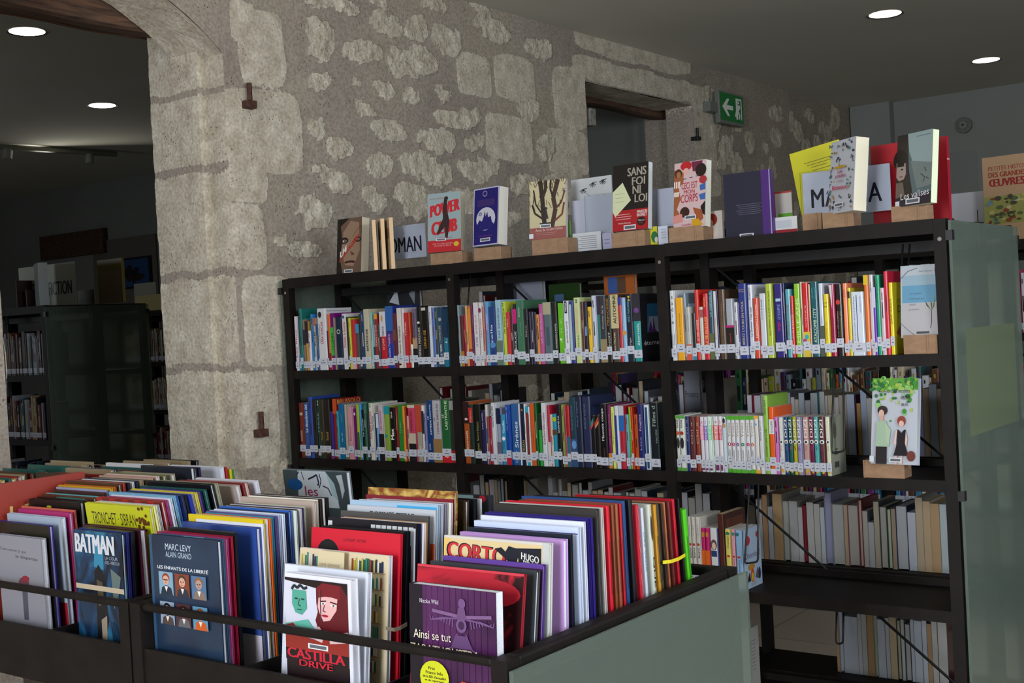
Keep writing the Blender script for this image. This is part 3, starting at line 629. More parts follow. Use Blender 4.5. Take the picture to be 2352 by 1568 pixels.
make_row('B2', Z3, [
 (1055, 900, 8.476, 100, (1395,1480,100,2090), [
 (232,195,'9a4a20',[B(.65,1,'2a1214'),V('éternels','d8c8b8',.5,.38,.35,.3),('e',.5,.72,.25,.02,'d8c0b8')]),(310,250,'1c2c26',[B(.7,.95,'b02a28'),V('Pierre','c0a8a0',.5,.8,.3,.2)]),(440,240,'0f0f0c',[V('Magies Secrètes','7a7a48',.55,.4,.5,.6)]),(530,360,'241c4a',[V('DES AMIS','b0a8c8',.45,.8,.25,.3)]),
 (575,250,'bdb8b4',[B(.35,.6,'3a5a88')]),(615,480,'7a3a40'),(655,500,'a01f3c'),(750,215,'c4c7cc',[V('HAUTE AU FEU','20242a',.4,.78,.35,.34)]),(835,320,'8a92a8',[B(.72,1,'10183a'),B(.2,.4,'5a5a70')]),
 (940,440,'2f8ab4',[V('Vanille','b8dce8',.5,.75,.45,.25),V('Titou','1a3a5a',.4,.38,.3,.15),('e',.45,.52,.3,.04,'e0e4e8')]),(1035,255,'12409a',[B(0,.2,'b01a30'),V('Un amour de','a8c0e0',.35,.78,.2,.4)]),
 (1195,235,'2a568e',[V('Sirènes','d8dce4',.6,.5,.4,.42),V('Olivier','90a8c8',.5,.14,.3,.2)]),(1215,235,'c9ccd4'),(1305,235,'101a34',[V('DORIAN','a08a58',.55,.28,.45,.26),('e',.5,.9,.2,.02,'a06a40')]),(1328,235,'d0d2d8'),(1395,290,'7a2f2c',[B(.9,1,'2a9ab0'),B(0,.12,'2a9ab0')]),(1415,290,'cfcfd4'),
 (1515,225,'c2541c',[V('Le fauve','7a2a10',.5,.45,.2,.15)]),(1560,220,'12501f'),(1640,440,'2c9a3c',[B(.7,1,'10281c')]),(1745,215,'c4c6ca',[V("Emberlificotée",'8a1a50',.5,.6,.4,.5)]),
 (1800,265,'a8203a',[B(0,.4,'c4bcc0')]),(1850,440,'b5ab9c'),(1930,430,'1f86a4',[B(.86,.94,'a0b030'),B(.6,.7,'5a3a20')]),(2020,245,'121218',[V('QUAND LA','d0d0d4',.5,.68,.4,.28),V('Hervé','d0d0d4',.5,.2,.35,.18)]),(2090,250,'7f9048')]),
 (1290, 900, 8.252, 95, (1470,1520,95,1875), [
 (130,265,'a23a4a'),(190,260,'a01c1c',[B(0,.5,'1f6078')]),(318,95,'1d3a4a',[B(0,.4,'2a4a70'),('e',.5,.32,.35,.06,'5a8ac0'),V('PHILIP REEVE','506a80',.35,.7,.25,.35)]),(430,85,'1c2238',[V('PHILIP REEVE','5a6a88',.3,.75,.25,.35)]),(585,90,'242a48',[V('PHILIP REEVE','5a6a88',.35,.72,.2,.35)]),
 (675,450,'141015',[('p',[(0,.78),(.6,.88),(.6,.96),(0,.86)],'2a7a70'),('p',[(0,.72),(.6,.82),(.6,.88),(0,.78)],'b03a40')]),(765,440,'18130f',[('p',[(0,.8),(.8,.92),(.8,.98),(0,.86)],'b03a30'),('p',[(0,.74),(.8,.84),(.8,.9),(0,.8)],'c87a50')]),
 (900,230,'0e0c0f',[V('Mauvais coups','d0ccd0',.45,.68,.4,.5),V('COUPABLES','6a3040',.5,.22,.2,.18)]),(970,245,'701a52',[B(0,.24,'c07a28'),V('UNE NOUVELLE','c090a8',.5,.6,.2,.5)]),(1045,285,'c9d068',[V('les grandes vacances','4a5018',.5,.65,.3,.5)]),
 (1140,265,'c5c9d4',[('r',.1,.15,.5,.85,'222a88')]),(1235,265,'b01c30',[B(.6,.85,'1a60a8'),B(.85,1,'b0b4c0'),V('Vampire','e0c8c8',.5,.2,.3,.15)]),(1300,430,'5a94a4'),(1355,290,'8fc42a',[V('ATTENTATS FRAGILES','20300a',.5,.4,.4,.4)]),
 (1395,290,'b02a14'),(1485,430,'b04818'),(1590,235,'1d2266',[V('Fragiles','d0a8b8',.55,.72,.4,.25),V('Lise','a8a8c8',.5,.4,.25,.2)]),(1700,245,'c6ccd6',[('r',.3,.02,.7,.12,'1a4a70'),('r',.3,.25,.7,.96,'1a4a70')]),
 (1875,205,'141c22',[V('Filles d','8a9a90',.5,.8,.35,.3),V('MAUDE','7a8a80',.7,.5,.2,.2)],[('r',0,0,1,1,'10181a'),('p',[(.1,.2),(.2,.2),(.25,1),(.05,1)],'1c3028'),('p',[(.5,.3),(.58,.3),(.6,1),(.48,1)],'22382c'),('e',.4,.6,.12,.1,'4a5a4a'),('t','Filles de',.55,.2,.05,.6,'b8bcb8')])])])
SAD = [('t','s',.5,.90,.035,.35,'24242c'),('t','a',.5,.81,.035,.4,'24242c'),('t','d',.5,.73,.055,.4,'24242c'),('t','i',.5,.64,.05,.08,'24242c'),('t','e',.5,.54,.035,.4,'24242c'),V('COURTNEY','6a6e78',.3,.3,.2,.16),V('SUMMERS','6a6e78',.7,.3,.2,.16)]
make_row('C1', Z2, [
 (1530, 640, 7.84, 75, (1472,1425,75,1960), [
 (190,215,'c9ccd0',SAD,[('t','S',.35,.5,.2,.3,'3a2a30')]),(340,345,'e0a020',[V('Les pommes','8a6010',.5,.5,.2,.5)]),(385,260,'7a90a0'),(478,510,'a9aaa4',[B(0,.3,'c8503c'),V('Les temps','505a5a',.5,.7,.2,.3)]),(548,620,'1a1c24',[B(.0,.1,'3a80a0')]),(620,200,'cf2c22',[V('LE VIEIL HOMME','e8b8a8',.5,.42,.5,.3)]),
 (692,510,'bcb8ac',[B(.8,.95,'a05050')]),(795,270,'c01c2e',[V('LA VIE EN ROUGE','e0b050',.5,.44,.45,.42),V('SEGUIN','e0b050',.4,.87,.25,.15)]),(885,215,'1f4a58',[B(0,.38,'56603a'),V('LA DISPARUE','a0c8d0',.5,.8,.3,.35)]),(945,225,'c5c6cc',[V('Romance','c07050',.4,.45,.4,.3)]),(975,215,'2a2048'),
 (1100,195,'4f3a28',[V('DES ANNÉES LUMIÈRE','8a7060',.5,.5,.2,.6)]),(1245,360,'9a9fa8',[B(0,.52,'14100e'),B(.52,.56,'a81868'),V('LE RÊVE','b03a20',.5,.3,.2,.25)]),(1315,425,'b8bcc4'),(1345,440,'7a6a94'),
 (1500,90,'20307a',[V("LIBÉREZ L'OURS EN VOUS",'b8a868',.45,.46,.32,.6),('t','CAROLE',.5,.92,.016,.8,'b8a868'),('t','TRÉBOR',.5,.895,.016,.8,'b8a868')]),(1600,110,'c4c6d2',[V('Le Dernier Chat noir','1a1c28',.5,.5,.4,.4),V('Eugène','3a3c48',.4,.88,.3,.16)]),
 (1705,350,'c8452e',[V('Lemouchard à 4 couverts','e8d0b8',.5,.62,.35,.55)]),(1835,265,'c0c5cc',[V('Le mois de Samaël','30405a',.35,.75,.2,.3)]),(1960,90,'a9b83a',[V('Jenny Valentine  La double vie de Cassiel','20260c',.5,.6,.25,.6),('p',[(.3,.09),(.5,.06),(.7,.09),(.6,.09),(.5,.075),(.4,.09)],'303818')])]),
 (1760, 630, 7.468, 170, (1430,1388,170,1715), [
 (330,160,'2c2070',[('r',.2,.76,.75,.8,'a0c0d8'),V('LE SOUFFLE','6a90c8',.5,.62,.3,.2),V('ange','b02050',.5,.42,.35,.12)]),(360,150,'1a2448'),(460,255,'58a0ac',[V('LA GRANDE COURSE','8a4a58',.4,.5,.35,.55)]),(504,370,'c8202c',[V('CAMBIE','e8c0b0',.5,.5,.4,.4)]),
 (620,160,'86b82a',[V('MILLE ANS','c8e0a0',.5,.5,.4,.6)]),(655,130,'c8b49c'),(770,150,'c01f22',[B(0,.34,'c8b038'),('e',.5,.27,.3,.035,'2aa0b0'),('e',.2,.22,.3,.03,'a03a70'),V('SCIENCE','e0a8a0',.5,.55,.2,.3)]),(800,170,'caa080'),
 (935,130,'14525c',[V('ATACOMB CITY','b8c8b0',.5,.42,.4,.46),V('HILARY','3a9a98',.3,.85,.2,.16),V('WAGNER','3a9a98',.7,.85,.2,.16)]),(1020,155,'c0c6d4',[B(0,.42,'4a5048'),V('Mathis','30384a',.5,.5,.2,.1)]),(1120,340,'d8c420',[('t','LM',.4,.86,.025,.5,'20200c'),('t','B4',.4,.80,.025,.5,'20200c'),V('Quelqu un','a05a10',.4,.4,.2,.3)]),
 (1220,170,'9c1440',[('p',[(.05,.99),(.6,.99),(.5,.65)],'c8c0c4'),V('LE REFUGE','5a0a28',.5,.35,.3,.4)]),(1345,170,'1a0f10',[('e',.4,.75,.3,.035,'b83020'),V('Les effroyables','a09a80',.3,.45,.2,.35),V('histoires de','8a7a40',.65,.45,.2,.35)]),(1430,155,'f08a60',[V('JE MEURS','5a2010',.4,.86,.3,.1)]),
 (1485,235,'d0c02c',[('r',.1,.85,.8,.95,'20200c')]),(1715,300,'c8d0dc',[V('Dictionnaire encyclopédique','4a508a',.25,.58,.13,.7),('r',.42,.22,.47,.95,'1a2a60'),('r',.2,.14,.75,.2,'b81c3a'),('t','H',.35,.17,.035,.14,'e8e0e4'),V('DES PRÉNOMS','5a80a0',.72,.8,.1,.25)])]),
 (1960, 570, 5.81, 178, 1418, [
 (240,360,'d06a28',[B(.88,1,'d0b020')]),(295,355,'c0bcc4',[V('Martine','202028',.4,.85,.4,.12)]),(328,520,'6a2ab0',[B(.7,1,'c0bcd0')]),(385,360,'14926a',[V('JEUNE ROBOT','0a4a30',.45,.8,.4,.3)]),(445,530,'c9b0b8'),(500,310,'c0203c'),
 (556,460,'d8cc20',[V('CARNET DE ROUTE','28240a',.4,.6,.4,.35)],[('r',0,0,1,1,'b8a818'),('t','DÉFENSE',.55,.75,.06,.7,'4a4010'),('t','DUR',.55,.63,.1,.6,'3a3008'),('p',[(.1,.3),(.5,.45),(.9,.3),(.7,.15)],'8a3a20'),('e',.75,.16,.08,.04,'3a4a58')])])])
cap = ('r',0,.93,1,1,'4fa02c')
def manga(n, c): return [B(.93,1,'4fa02c'),B(0,.07,'4fa02c'),('e',.5,.5,.32,.03,c),('t',n,.5,.5,.03,.2,'f0e8e8',.05),V('Yotsu','a08a70',.5,.75,.5,.25),V('AI HIGASHI','606878',.5,.3,.3,.2)]
def mon(n, c): return [('r',.05,.58,.95,.84,c),V('MON HISTOIRE','dcd8e0',.55,.71,.6,.24),('t',n,.5,.9,.05,.4,c),('r',.2,.03,.8,.13,'6a2a58')]
def dz(n, c): return [V('DIZI','d8d8cc',.45,.8,.5,.3,.05),('e',.5,.575,.4,.035,'d8d8d4'),('e',.45,.57,.2,.02,'22222a'),('t',n,.45,.46,.08,.4,c),('e',.5,.07,.25,.04,'c8a030')]
make_row('C2', Z3, [
 (1540, 830, 5.6, 75, (1435,1470,75,1290), [
 (137,695,'c9cfc2',[B(.94,1,'5a9a48'),B(0,.06,'5a9a48'),('e',.5,.68,.4,.035,'c05a28'),('e',.5,.5,.35,.1,'30302a'),V('RINNE','15151a',.5,.85,.4,.15)]),(215,695,'cdd2cb',[B(.94,1,'5a9a48'),B(0,.06,'5a9a48'),('e',.4,.68,.3,.035,'a03028'),('e',.4,.5,.3,.1,'2a2030'),V('RINNE','15151a',.4,.85,.3,.15)]),
 (265,710,'1c2f60',[V('Chi a','8a80a0',.45,.75,.4,.4)]),(340,710,'5c2a2e',[V('Chi a','b09080',.45,.7,.3,.4)]),(400,710,'8a3a28',[V('Chi a','c0a080',.45,.7,.4,.4)]),(455,715,'d0cdd4',mon('1','e080a0')),(502,715,'cdc9d8',mon('2','7a3ab0')),(565,710,'c9dccf',mon('3','60c888')),(640,710,'d0ced4',mon('4','d0482a')),(685,710,'d4ced4',mon('5','c82850')),
 (738,715,'c0ccd4',[('e',.5,.93,.3,.05,'3a2a2a'),('e',.5,.84,.35,.04,'b08a50')]),(805,700,'d0d0d2',manga('1','b82a38')),(862,700,'d0d0d2',manga('2','b02a78')),(918,700,'d0d0d2',manga('3','5a3a90')),(985,700,'d0d0d2',manga('4','1a7a4a')),(1045,700,'d0d0d2',manga('5','b01a60')),(1100,700,'d0d0d2',manga('6','c04a30')),
 (1160,700,'d4cfc8',[B(.95,1,'e0a030'),B(0,.06,'e0a030'),('e',.4,.85,.2,.02,'50a0d0')]),(1225,700,'c9ccd0',[V('Blackie Sparrow','1a2a3a',.4,.75,.25,.35)]),(1287,440,'84b040',[V('CHAGRIN DANS LE CIEL','18260c',.45,.4,.3,.36),V('VINCENT','18260c',.45,.85,.3,.2)]),(1368,590,'dc5a1c',[('r',.1,.6,.9,.82,'d4d4d8'),V('SOULIERS','20283a',.5,.71,.3,.18),B(0,.08,'d0c8d8')])]),
 (1780, 830, 5.6, 10, (1468,1500,10,730), [
 (72,715,'c070b0'),(133,720,'c6c8c8',dz('2','c07a50')),(190,720,'1c3f6e',dz('3','4a70b0')),(248,715,'1f5a50',dz('4','b04a40')),(305,715,'b0a828',dz('5','2a2a10')),(372,715,'8a86a8',dz('6','7a3a70')),(455,720,'b88f88',dz('7','906a60')),(520,715,'6a1a48',dz('8','8a2a50')),(585,715,'4a9c9c',dz('9','186a70')),
 (662,715,'5c2a34',dz('10','7a4048')),(730,715,'c9cdb0',dz('12','8a9080'),[('r',0,0,1,1,'9a9c8c'),('e',.3,.75,.12,.14,'6a6a5a'),('r',.25,.42,.45,.44,'3a3a38'),('r',.25,.38,.42,.4,'3a3a38'),('r',.25,.34,.45,.36,'3a3a38'),('r',.2,.12,.5,.22,'4a4a50')])])])
def proj(p):
    c = ROT.transposed() @ (Vector(p)-EYE); return CX+c.x/-c.z*F_PX, CY-c.y/-c.z*F_PX
KU = [V('kuro','15151a',.5,.48,.45,.14,.05),('e',.5,.6,.28,.02,'b03a30'),V('UN CŒUR','707078',.5,.2,.3,.25),V('SHIN','808088',.5,.8,.2,.15)]
NO = [B(0,.12,'c0186a'),B(.12,.62,'d86018'),V('NOD','e8d020',.45,.24,.6,.2,.06),('r',.2,.85,.8,.93,'c08030')]
def cover_flowers(): return [('r',0,0,1,1,'a0b4cc'),('e',.25,.8,.14,.08,'b8283a'),('e',.8,.86,.08,.05,'a02838'),('t','Dreamland',.5,.55,.1,.8,'6a4a6a'),('e',.4,.35,.2,.06,'b0803a'),
  ('p',[(.1,.1),(.3,.28),(.35,.12)],'20202a'),('e',.45,.2,.1,.12,'c04a20'),('e',.45,.18,.06,.07,'c8b030'),('p',[(.6,.15),(.75,.32),(.85,.1)],'5a5a60'),('e',.85,.2,.07,.1,'30304a'),('r',.35,.03,.65,.1,'9aa0a8')]
make_row('D1', Z4, [(0,0,1.0,1585,(1349,1361,1604,1712),[
 (1594,1187,'c9c6be',KU),(1604,1187,'c9c6be',KU),(1614.5,1187,'c9c6be',KU),(1625,1213,'c0186a',NO),(1635,1213,'c0186a',NO),
 (1653,1213,'d0d4d8',[('e',.5,.72,.4,.09,'5a4a48'),('e',.5,.70,.25,.06,'d8b8a8'),('r',.15,.52,.85,.62,'203a6a'),('r',.35,.1,.65,.3,'8aa050')],[('r',0,0,1,1,'5058a0')]),
 (1669,1181,'4a1c10',[],[('r',0,0,1,1,'3a1810'),('r',.1,.8,.9,.92,'5a2a14')]),
 (1683,1216,'d8cc68',[('e',.5,.93,.3,.03,'1f7a5a'),('e',.5,.55,.25,.018,'c02828'),V('Dreamland','8a8450',.5,.78,.4,.2)]),(1694,1217,'d898a8',[('e',.5,.93,.3,.03,'3a7a8a'),('e',.5,.55,.25,.018,'c02828'),V('Natsumi','8a4a60',.5,.35,.3,.3)]),
 (1712,1218,'8ab0d4',[('e',.3,.93,.25,.03,'1f6a6a'),('e',.4,.55,.2,.018,'c02828'),V('Natsumi','4a6080',.4,.35,.2,.3)],cover_flowers())])]) if ROWNAME.setdefault('D1','low right shelf') else None

# ------------------------------------------------------------------ rear half of the long shelving: fore-edges towards us
def rear_book(xf, y1, t, h, wd, col, pg, z, hard=True, back=None, front=None):
    return book(wd, h, t, col, Vector((xf+wd, y1, z+.0004)), rot=math.pi, pages=pg, hard=hard, back=back, front=front,
                spine=[('r',.3,.3,.7,.7,tint(col,.7))])
def rear_px(where, z, ox, oy, sc, yb, start, ents, xf=3.985, group=None):
    last = start; n = 0
    for e in ents:
        if e[0] <= last: continue
        zz = z+.022
        yl = P(ox+last/sc, yb, 'X', xf).y; yr = P(ox+e[0]/sc, yb, 'X', xf).y; last = e[0]
        if len(e) < 3: continue
        top = P(ox+(e[0]+last)/2/sc, oy+e[1]/sc, 'X', xf).z; h = max(.1, top-z); n += 1
        cov = e[3] if len(e) > 3 else rnd.choice(('8f8d8a','a8a49c','3a3f48','7a8088','b0a890','5a2a30','2a3a5a'))
        r = rear_book(xf, yl-.0002, yl-yr-.0006, h, .16 if h < .26 else .165, cov, e[2], z, hard=len(e) > 3,
                      back=[('r',.12,.55,.75,.56,'55555a'),('r',.12,.5,.8,.51,'55555a'),('r',.12,.45,.7,.46,'55555a'),('r',.12,.8,.6,.86,tint(cov,.6))])
        tag(r, f"{girth(yl-yr)}book turned spine-away, {cname(e[2])} page edges out, {ordinal(n)} from left, {where}", 'book', 'books turned away, '+where)
rear_px('right bay fourth shelf', Z4, 0, 0, 1, 1298, 1743, [
 (1756.7,1147,'c6c5c0'),(1768.7,1137,'c49a70'),(1781,1164,'c0c4ca'),(1803,1135,'c4a274'),(1818.5,1150,'bdbdb4','8a8d86'),(1837.6,1151.6,'bcbcbc'),(1848.8,1165.5,'c0c0c0'),(1858,1160,'8a2030','7a1a2a'),
 (1874.6,1154,'c5c4be'),(1888.4,1157.7,'c0bfbb'),(1899.6,1165.4,'c6ced2'),(1916,1131,'a2a4c2','8a8cb0'),(1943,1157.7,'bcbebc','9a9c94'),(1952,1160,'c8aa8c'),(1977,1160,'bcb6ae','8a5058'),(1986,1148,'c4b0a0','7a2434'),
 (1998,1174,'beb8b0'),(2011.5,1200,'b8bcc0'),(2025,1152.5,'b8ac98'),(2042,1163.7,'b0aca8','3a4a3a'),(2052,1169,'c0c0a8','1f4a2a'),(2062,1169,'a8927e'),(2089,1162,'b6b8bc','1c2458'),(2108,1177.5,'bcc0cc'),(2125,1143,'b8a488'),(2142,1151.6,'bca280'),(2163,1157,'b4946c'),(2180,1158.5,'b0bcc0')])
rear_px('right bay third shelf', Z3, 0, 0, 1, 1042, 1722, [
 (1733,907,'c4c4c8'),(1738,907,'8a1a3a','7a1430'),(1753,908,'bcbcc0'),(1790,905,'a8a8a8'),(1822,900,'9a9ca4','7a7e88'),(1831,912,'b8b8bc'),(1840,917,'c0b4a4'),(1854,902,'b0b6c2'),(1867.5,919,'b6b6ba'),(1883.5,902,'b0b4bc'),(1888,900,'1f7078','1f7078'),(1900,899,'b2b0ac'),(1907,908,'b0b0b0'),
 (1923,907,'b0a48c'),(1932,912,'b0b0b0'),(1950,907,'a49a8c'),(1968,905,'a2acc0'),(1972,907,'3a1a40','3a1a40'),(1982,926,'a87e40'),(1996,895,'a0acc4'),(2060,914,'b0b0ac'),(2102,905,'a8a8b0'),(2125,900,'989ec2','8a90b8'),(2140,892,'a8947e'),(2158,882,'a0acbe'),(2174,892,'a8967e')])
rear_px('right bay bottom shelf', Z5, 0, 0, 1, 1560, 1925, [
 (1932,1412,'b88e60'),(1942,1396,'b4b8c4','8a90a0'),(1975,1418,'b4bac6'),(1984,1410,'b8bcc4'),(1996,1405,'b0b0ae'),(2012,1403,'a8855c'),(2020,1405,'a8b0a0','8a9484'),(2038,1424,'b4bac4'),(2048,1420,'b0b4bc'),(2064,1414,'b8a484'),(2074,1425,'b0a890','20302a'),(2082,1424,'b4b4b4'),
 (2096,1434,'a8a8a8','2a2a2c'),(2104,1420,'b0b4c0'),(2122,1427,'b0b8c2'),(2134,1420,'b4bac4'),(2144,1434,'a8845c'),(2158,1422,'b0aea6'),(2180,1424,'b4b4b0')])
def rear_rand(where, z, ya, yb, seed, dens=1.0, hh=(.19,.27), tones=('c4c2bc','b8bcc4','c0aa88','bcbcc0','a8a6a0'), xf=3.985):
    r = random.Random(seed); y = ya; n = 0
    while y > yb:
        t = r.uniform(.010, .034)
        if r.random() > dens: y -= t*2; continue
        if y-t < yb: break
        h = r.uniform(*hh); n += 1; cov = r.choice(('14141a','1c2430','6a1a20','8a8e96','b4b2ae','2a2a30','9a9488','22384a','5a5f68','c0bdb4'))
        pg = r.choice(tones)
        b = rear_book(xf+r.uniform(-.01,.0), y, t-.0008, h, .155 if h < .25 else .165, cov, pg, z, hard=r.random() < .5,
                      back=[('r',.12,.3+.05*i,.85,.305+.05*i,tint(cov,1.6) if sum(lin(cov)[:3]) < .5 else '66666c') for i in range(6)])
        ABS.append(b)
        y -= t
rear_rand('left bay second shelf', Z2, 3.18, 2.98, 11, .6, (.24,.29))
rear_rand('left bay third shelf', Z3, 3.42, 2.97, 12, .8, (.20,.28))
rear_rand('left bay fourth shelf', Z4, 3.36, 2.97, 13, .9, (.21,.27))
rear_rand('middle bay second shelf', Z2, 2.74, 2.62, 14, .9, (.22,.26)); rear_rand('middle bay second shelf, right part', Z2, 2.30, 2.10, 15, .8, (.21,.25))
rear_rand('middle bay third shelf', Z3, 2.84, 2.10, 16, .85, (.19,.27)); rear_rand('middle bay fourth shelf', Z4, 2.88, 2.08, 17, .9, (.20,.26))

rear_rand('right bay second shelf', Z2, 1.80, 1.25, 20, .35, (.22,.28))

# ------------------------------------------------------------------ books and papers shown face out
def solve_yaw(loc, w, xr):
    best = None
    for k in range(-20, 76):
        th = math.radians(k); q = Vector(loc)+Vector((-math.sin(th), -math.cos(th), 0))*w; e = abs(proj(q)[0]-xr)
        if best is None or e < best[0]: best = (e, th)
    return best[1]
def face_out(xl, yb, xr, yt, X, w, t, col, front, label, pages='dcd9ce', hard=False, lean=6, yaw=None, cat='book', spine=None, group=None, call=False):
    loc = P(xl, yb, 'X', X); th = solve_yaw(loc, w, xr) if yaw is None else math.radians(yaw)
    h = P(xl, yt, 'X', X+.01).z-loc.z
    r = book(w, h/math.cos(math.radians(lean)), t, col, loc, rot=-math.pi/2-th, lean=-math.radians(lean), pages=pages, hard=hard, front=front, spine=spine or [('r',.2,.3,.8,.7,tint(col,.8))])
    tag(r, label, cat, group); return r, loc, th, h
BARC = lambda x, y, w=.28, h=.05: [('r',x-w/2,y-h/2,x+w/2,y+h/2,'d8d8dc'),('r',x-w*.42,y-h*.3,x+w*.42,y+h*.3,'5a6068')]
def stand(xl, xr, yt, X, zb, label, fin=.75, dep=.10):
    a = P(xl, yt, 'X', X); b = P(xr, yt, 'X', X); w = abs(a.y-b.y); h = a.z-zb
    r = empty('cardboard_stand', (X, b.y, zb)); tag(r, label, 'book stand', 'cardboard book stands')
    box('front_panel', 0, 0, 0.0004, .004, w, h, CARD, r, bevel=.001)
    y = w*(1-fin); box('strut', -.003, y, .0006, dep, y+.004, h, CARD, r)
    box('side_panel', .0045, .0005, .0008, dep*.6, .005, h-.002, CARD, r)
    return r
def slip(name, xl, yt, xr, yb, X, col, label, cat, items=(), thick=.0012, group=None, face='front', zb=None, ext=0):
    """upright sheet, card or booklet facing the aisle"""
    a = P(xl, yt, 'X', X); b = P(xr, yb, 'X', X); w = abs(a.y-b.y)+ext; z0 = zb if zb is not None else b.z
    h = a.z-z0; r = empty(name, (X, a.y, z0)); r.rotation_euler = (0, 0, -math.pi/2); tag(r, label, cat, group)
    sh = box('sheet', 0, 0, 0, w, thick, h, mat(col, .5), r)
    if items: art(sh, 'print', (Vector((0,0,0)), Vector((1,0,0)), Vector((0,0,1)), Vector((0,-1,0)), w, h), list(items))
    return r, w, h
XT = XF+.05
# 1 paperback with a dark face, then its pile of page edges
face_out(773, 630, 828, 504, XT, .140, .044, '1c1512', [('r',0,0,1,1,'6a5244'),('p',[(0,0),(.25,0),(.12,.3),(.22,.6),(.1,1),(0,1)],'18120f'),('p',[(.1,.85),(.5,1),(.1,1)],'15100d'),
  ('p',[(.25,.75),(.55,.95),(.9,.9),(.95,.4),(.7,.12),(.35,.15),(.2,.4)],'927662'),('e',.30,.60,.17,.06,'2a1c18'),('e',.31,.59,.08,.025,'c8b8ac'),('e',.33,.59,.035,.022,'15100e'),
  ('e',.86,.60,.14,.05,'3a2820'),('e',.87,.60,.06,.02,'c0b0a4'),('e',.87,.60,.03,.02,'15100e'),('p',[(.55,.4),(.62,.32),(.75,.33),(.7,.36)],'5a4436'),('e',.55,.2,.22,.03,'3a221c'),('e',.55,.17,.16,.02,'a07868'),
  ('k','CONTAGION',.5,.45,.09,.75,'b03020',.05,.42),('k','U4',.28,.40,.12,.25,'e0dcd8',.06,.12),('k','YVES GREVET',.8,.75,.03,.35,'a85030',0,.2)]+BARC(.5,.04,.35,.06),
  'paperback with a dark close-up face, leftmost on top of the shelving', pages='e0d6c0')
for i in range(3):
    l = P(862+i*11, 624-i, 'X', XT+.035)
    r = book(.135, .195+.002*i, .015, 'c4ac8a', l, rot=-math.pi/2-math.radians(48-6*i), pages='d8b890', front=[('r',.1,.6,.9,.8,'8a6a4a')])
    tag(r, ['worn paperback with tan page edges, directly right of the dark-faced one', 'worn paperback with tan page edges, second in the trio beside the word sign', 'worn paperback with tan page edges, last before the word sign'][i], 'book', 'worn paperbacks at the left end')
def word_sign(xl, yt, xr, yb, X, txt, label, th=.45, tw=.8, cx=.5, cy=.42, zb=None):
    r, w, h = slip('word_sign', xl, yt, xr, yb, X, 'ccd0e4', label, 'sign', [('t', txt, cx, cy, th, tw, '10122a', .018)], group='word signs in acrylic holders')
    o = box('acrylic_holder', -.006, -.004, -.006, w+.006, -.0016, h+.004, ACRYL, r)
    ft = box('foot', -.0, .003, -max(.003, (r.location.z-ZT)-.0005), w, .005, 0, ACRYL, r)
    return r
word_sign(874, 524, 980, 589, XF+.13, 'ROMAN', 'white sign reading ROMAN between the dark paperback and the sky-blue one', .46, .86, .47, .42)
# 2 sky-blue cover with big red words
face_out(983, 581, 1059, 445, XT, .142, .034, '8a9ca0', [('r',0,0,1,1,'8c9ea2'),('r',0,0,1,.2,'b01822'),('k','POWER',.52,.74,.2,.86,'b81e28',.07,.09),('k','CLUB',.5,.42,.22,.74,'b81e28',.07,.05),
  ('p',[(.5,.9),(.6,.92),(.58,.72),(.66,.5),(.6,.22),(.52,.24),(.52,.42),(.3,.28),(.28,.34),(.46,.56),(.46,.76)],'2a1618'),('e',.56,.9,.06,.035,'20181c'),('t','ALAIN GAGNOL',.3,.91,.022,.45,'9a4a50'),
  ('t',"L'APPRENTISSAGE",.5,.235,.022,.5,'a83038'),('t','PRIX 12-14 DE LA FOIRE',.45,.14,.022,.6,'d8a8a8'),('t','DU LIVRE DE BRIVE',.45,.105,.022,.5,'d8a8a8'),('e',.86,.12,.08,.04,'c8a820')]+BARC(.4,.21,.3,.045),
  'sky-blue paperback with big red capitals, on a cardboard stand', pages='d8ccb4')
# 3 royal blue castle cover, thick
face_out(1086, 567, 1143, 435, XT, .135, .048, '231c6e', [('r',0,0,1,1,'b8b8d0'),('r',.03,.02,.97,.98,'201a68'),('e',.45,.9,.09,.05,'a89ab0'),('e',.45,.9,.07,.038,'201a68'),('r',.15,.68,.85,.8,'3a2a66'),
  ('e',.5,.46,.38,.2,'c0c0cc'),('e',.28,.55,.06,.03,'201a68'),('e',.28,.55,.035,.018,'c0c0cc'),('p',[(.15,.36),(.25,.45),(.35,.42),(.42,.5),(.46,.6),(.5,.5),(.56,.58),(.6,.48),(.7,.5),(.75,.4),(.85,.34),(.7,.27),(.3,.27)],'241e6c'),
  ('t','Lena Darcour',.5,.17,.03,.55,'7a3a8a')]+BARC(.5,.1,.4,.06), 'thick royal-blue paperback with a white moon and castle silhouette', pages='dad6cc')
# 5 acrylic holder
r = empty('acrylic_holder', (XF+.12, P(1222, 560, 'X', XF+.12).y, ZT)); tag(r, 'empty clear acrylic sign holder left of the tree-covered book', 'sign holder')
ww = P(1180, 560, 'X', XF+.12).y-r.location.y
box('front_sheet', 0, 0, .001, .002, ww, .145, ACRYL, r); box('back_sheet', .006, 0, .001, .008, ww, .145, ACRYL, r); box('base', .0, 0, 0, .05, ww, .0009, ACRYL, r)
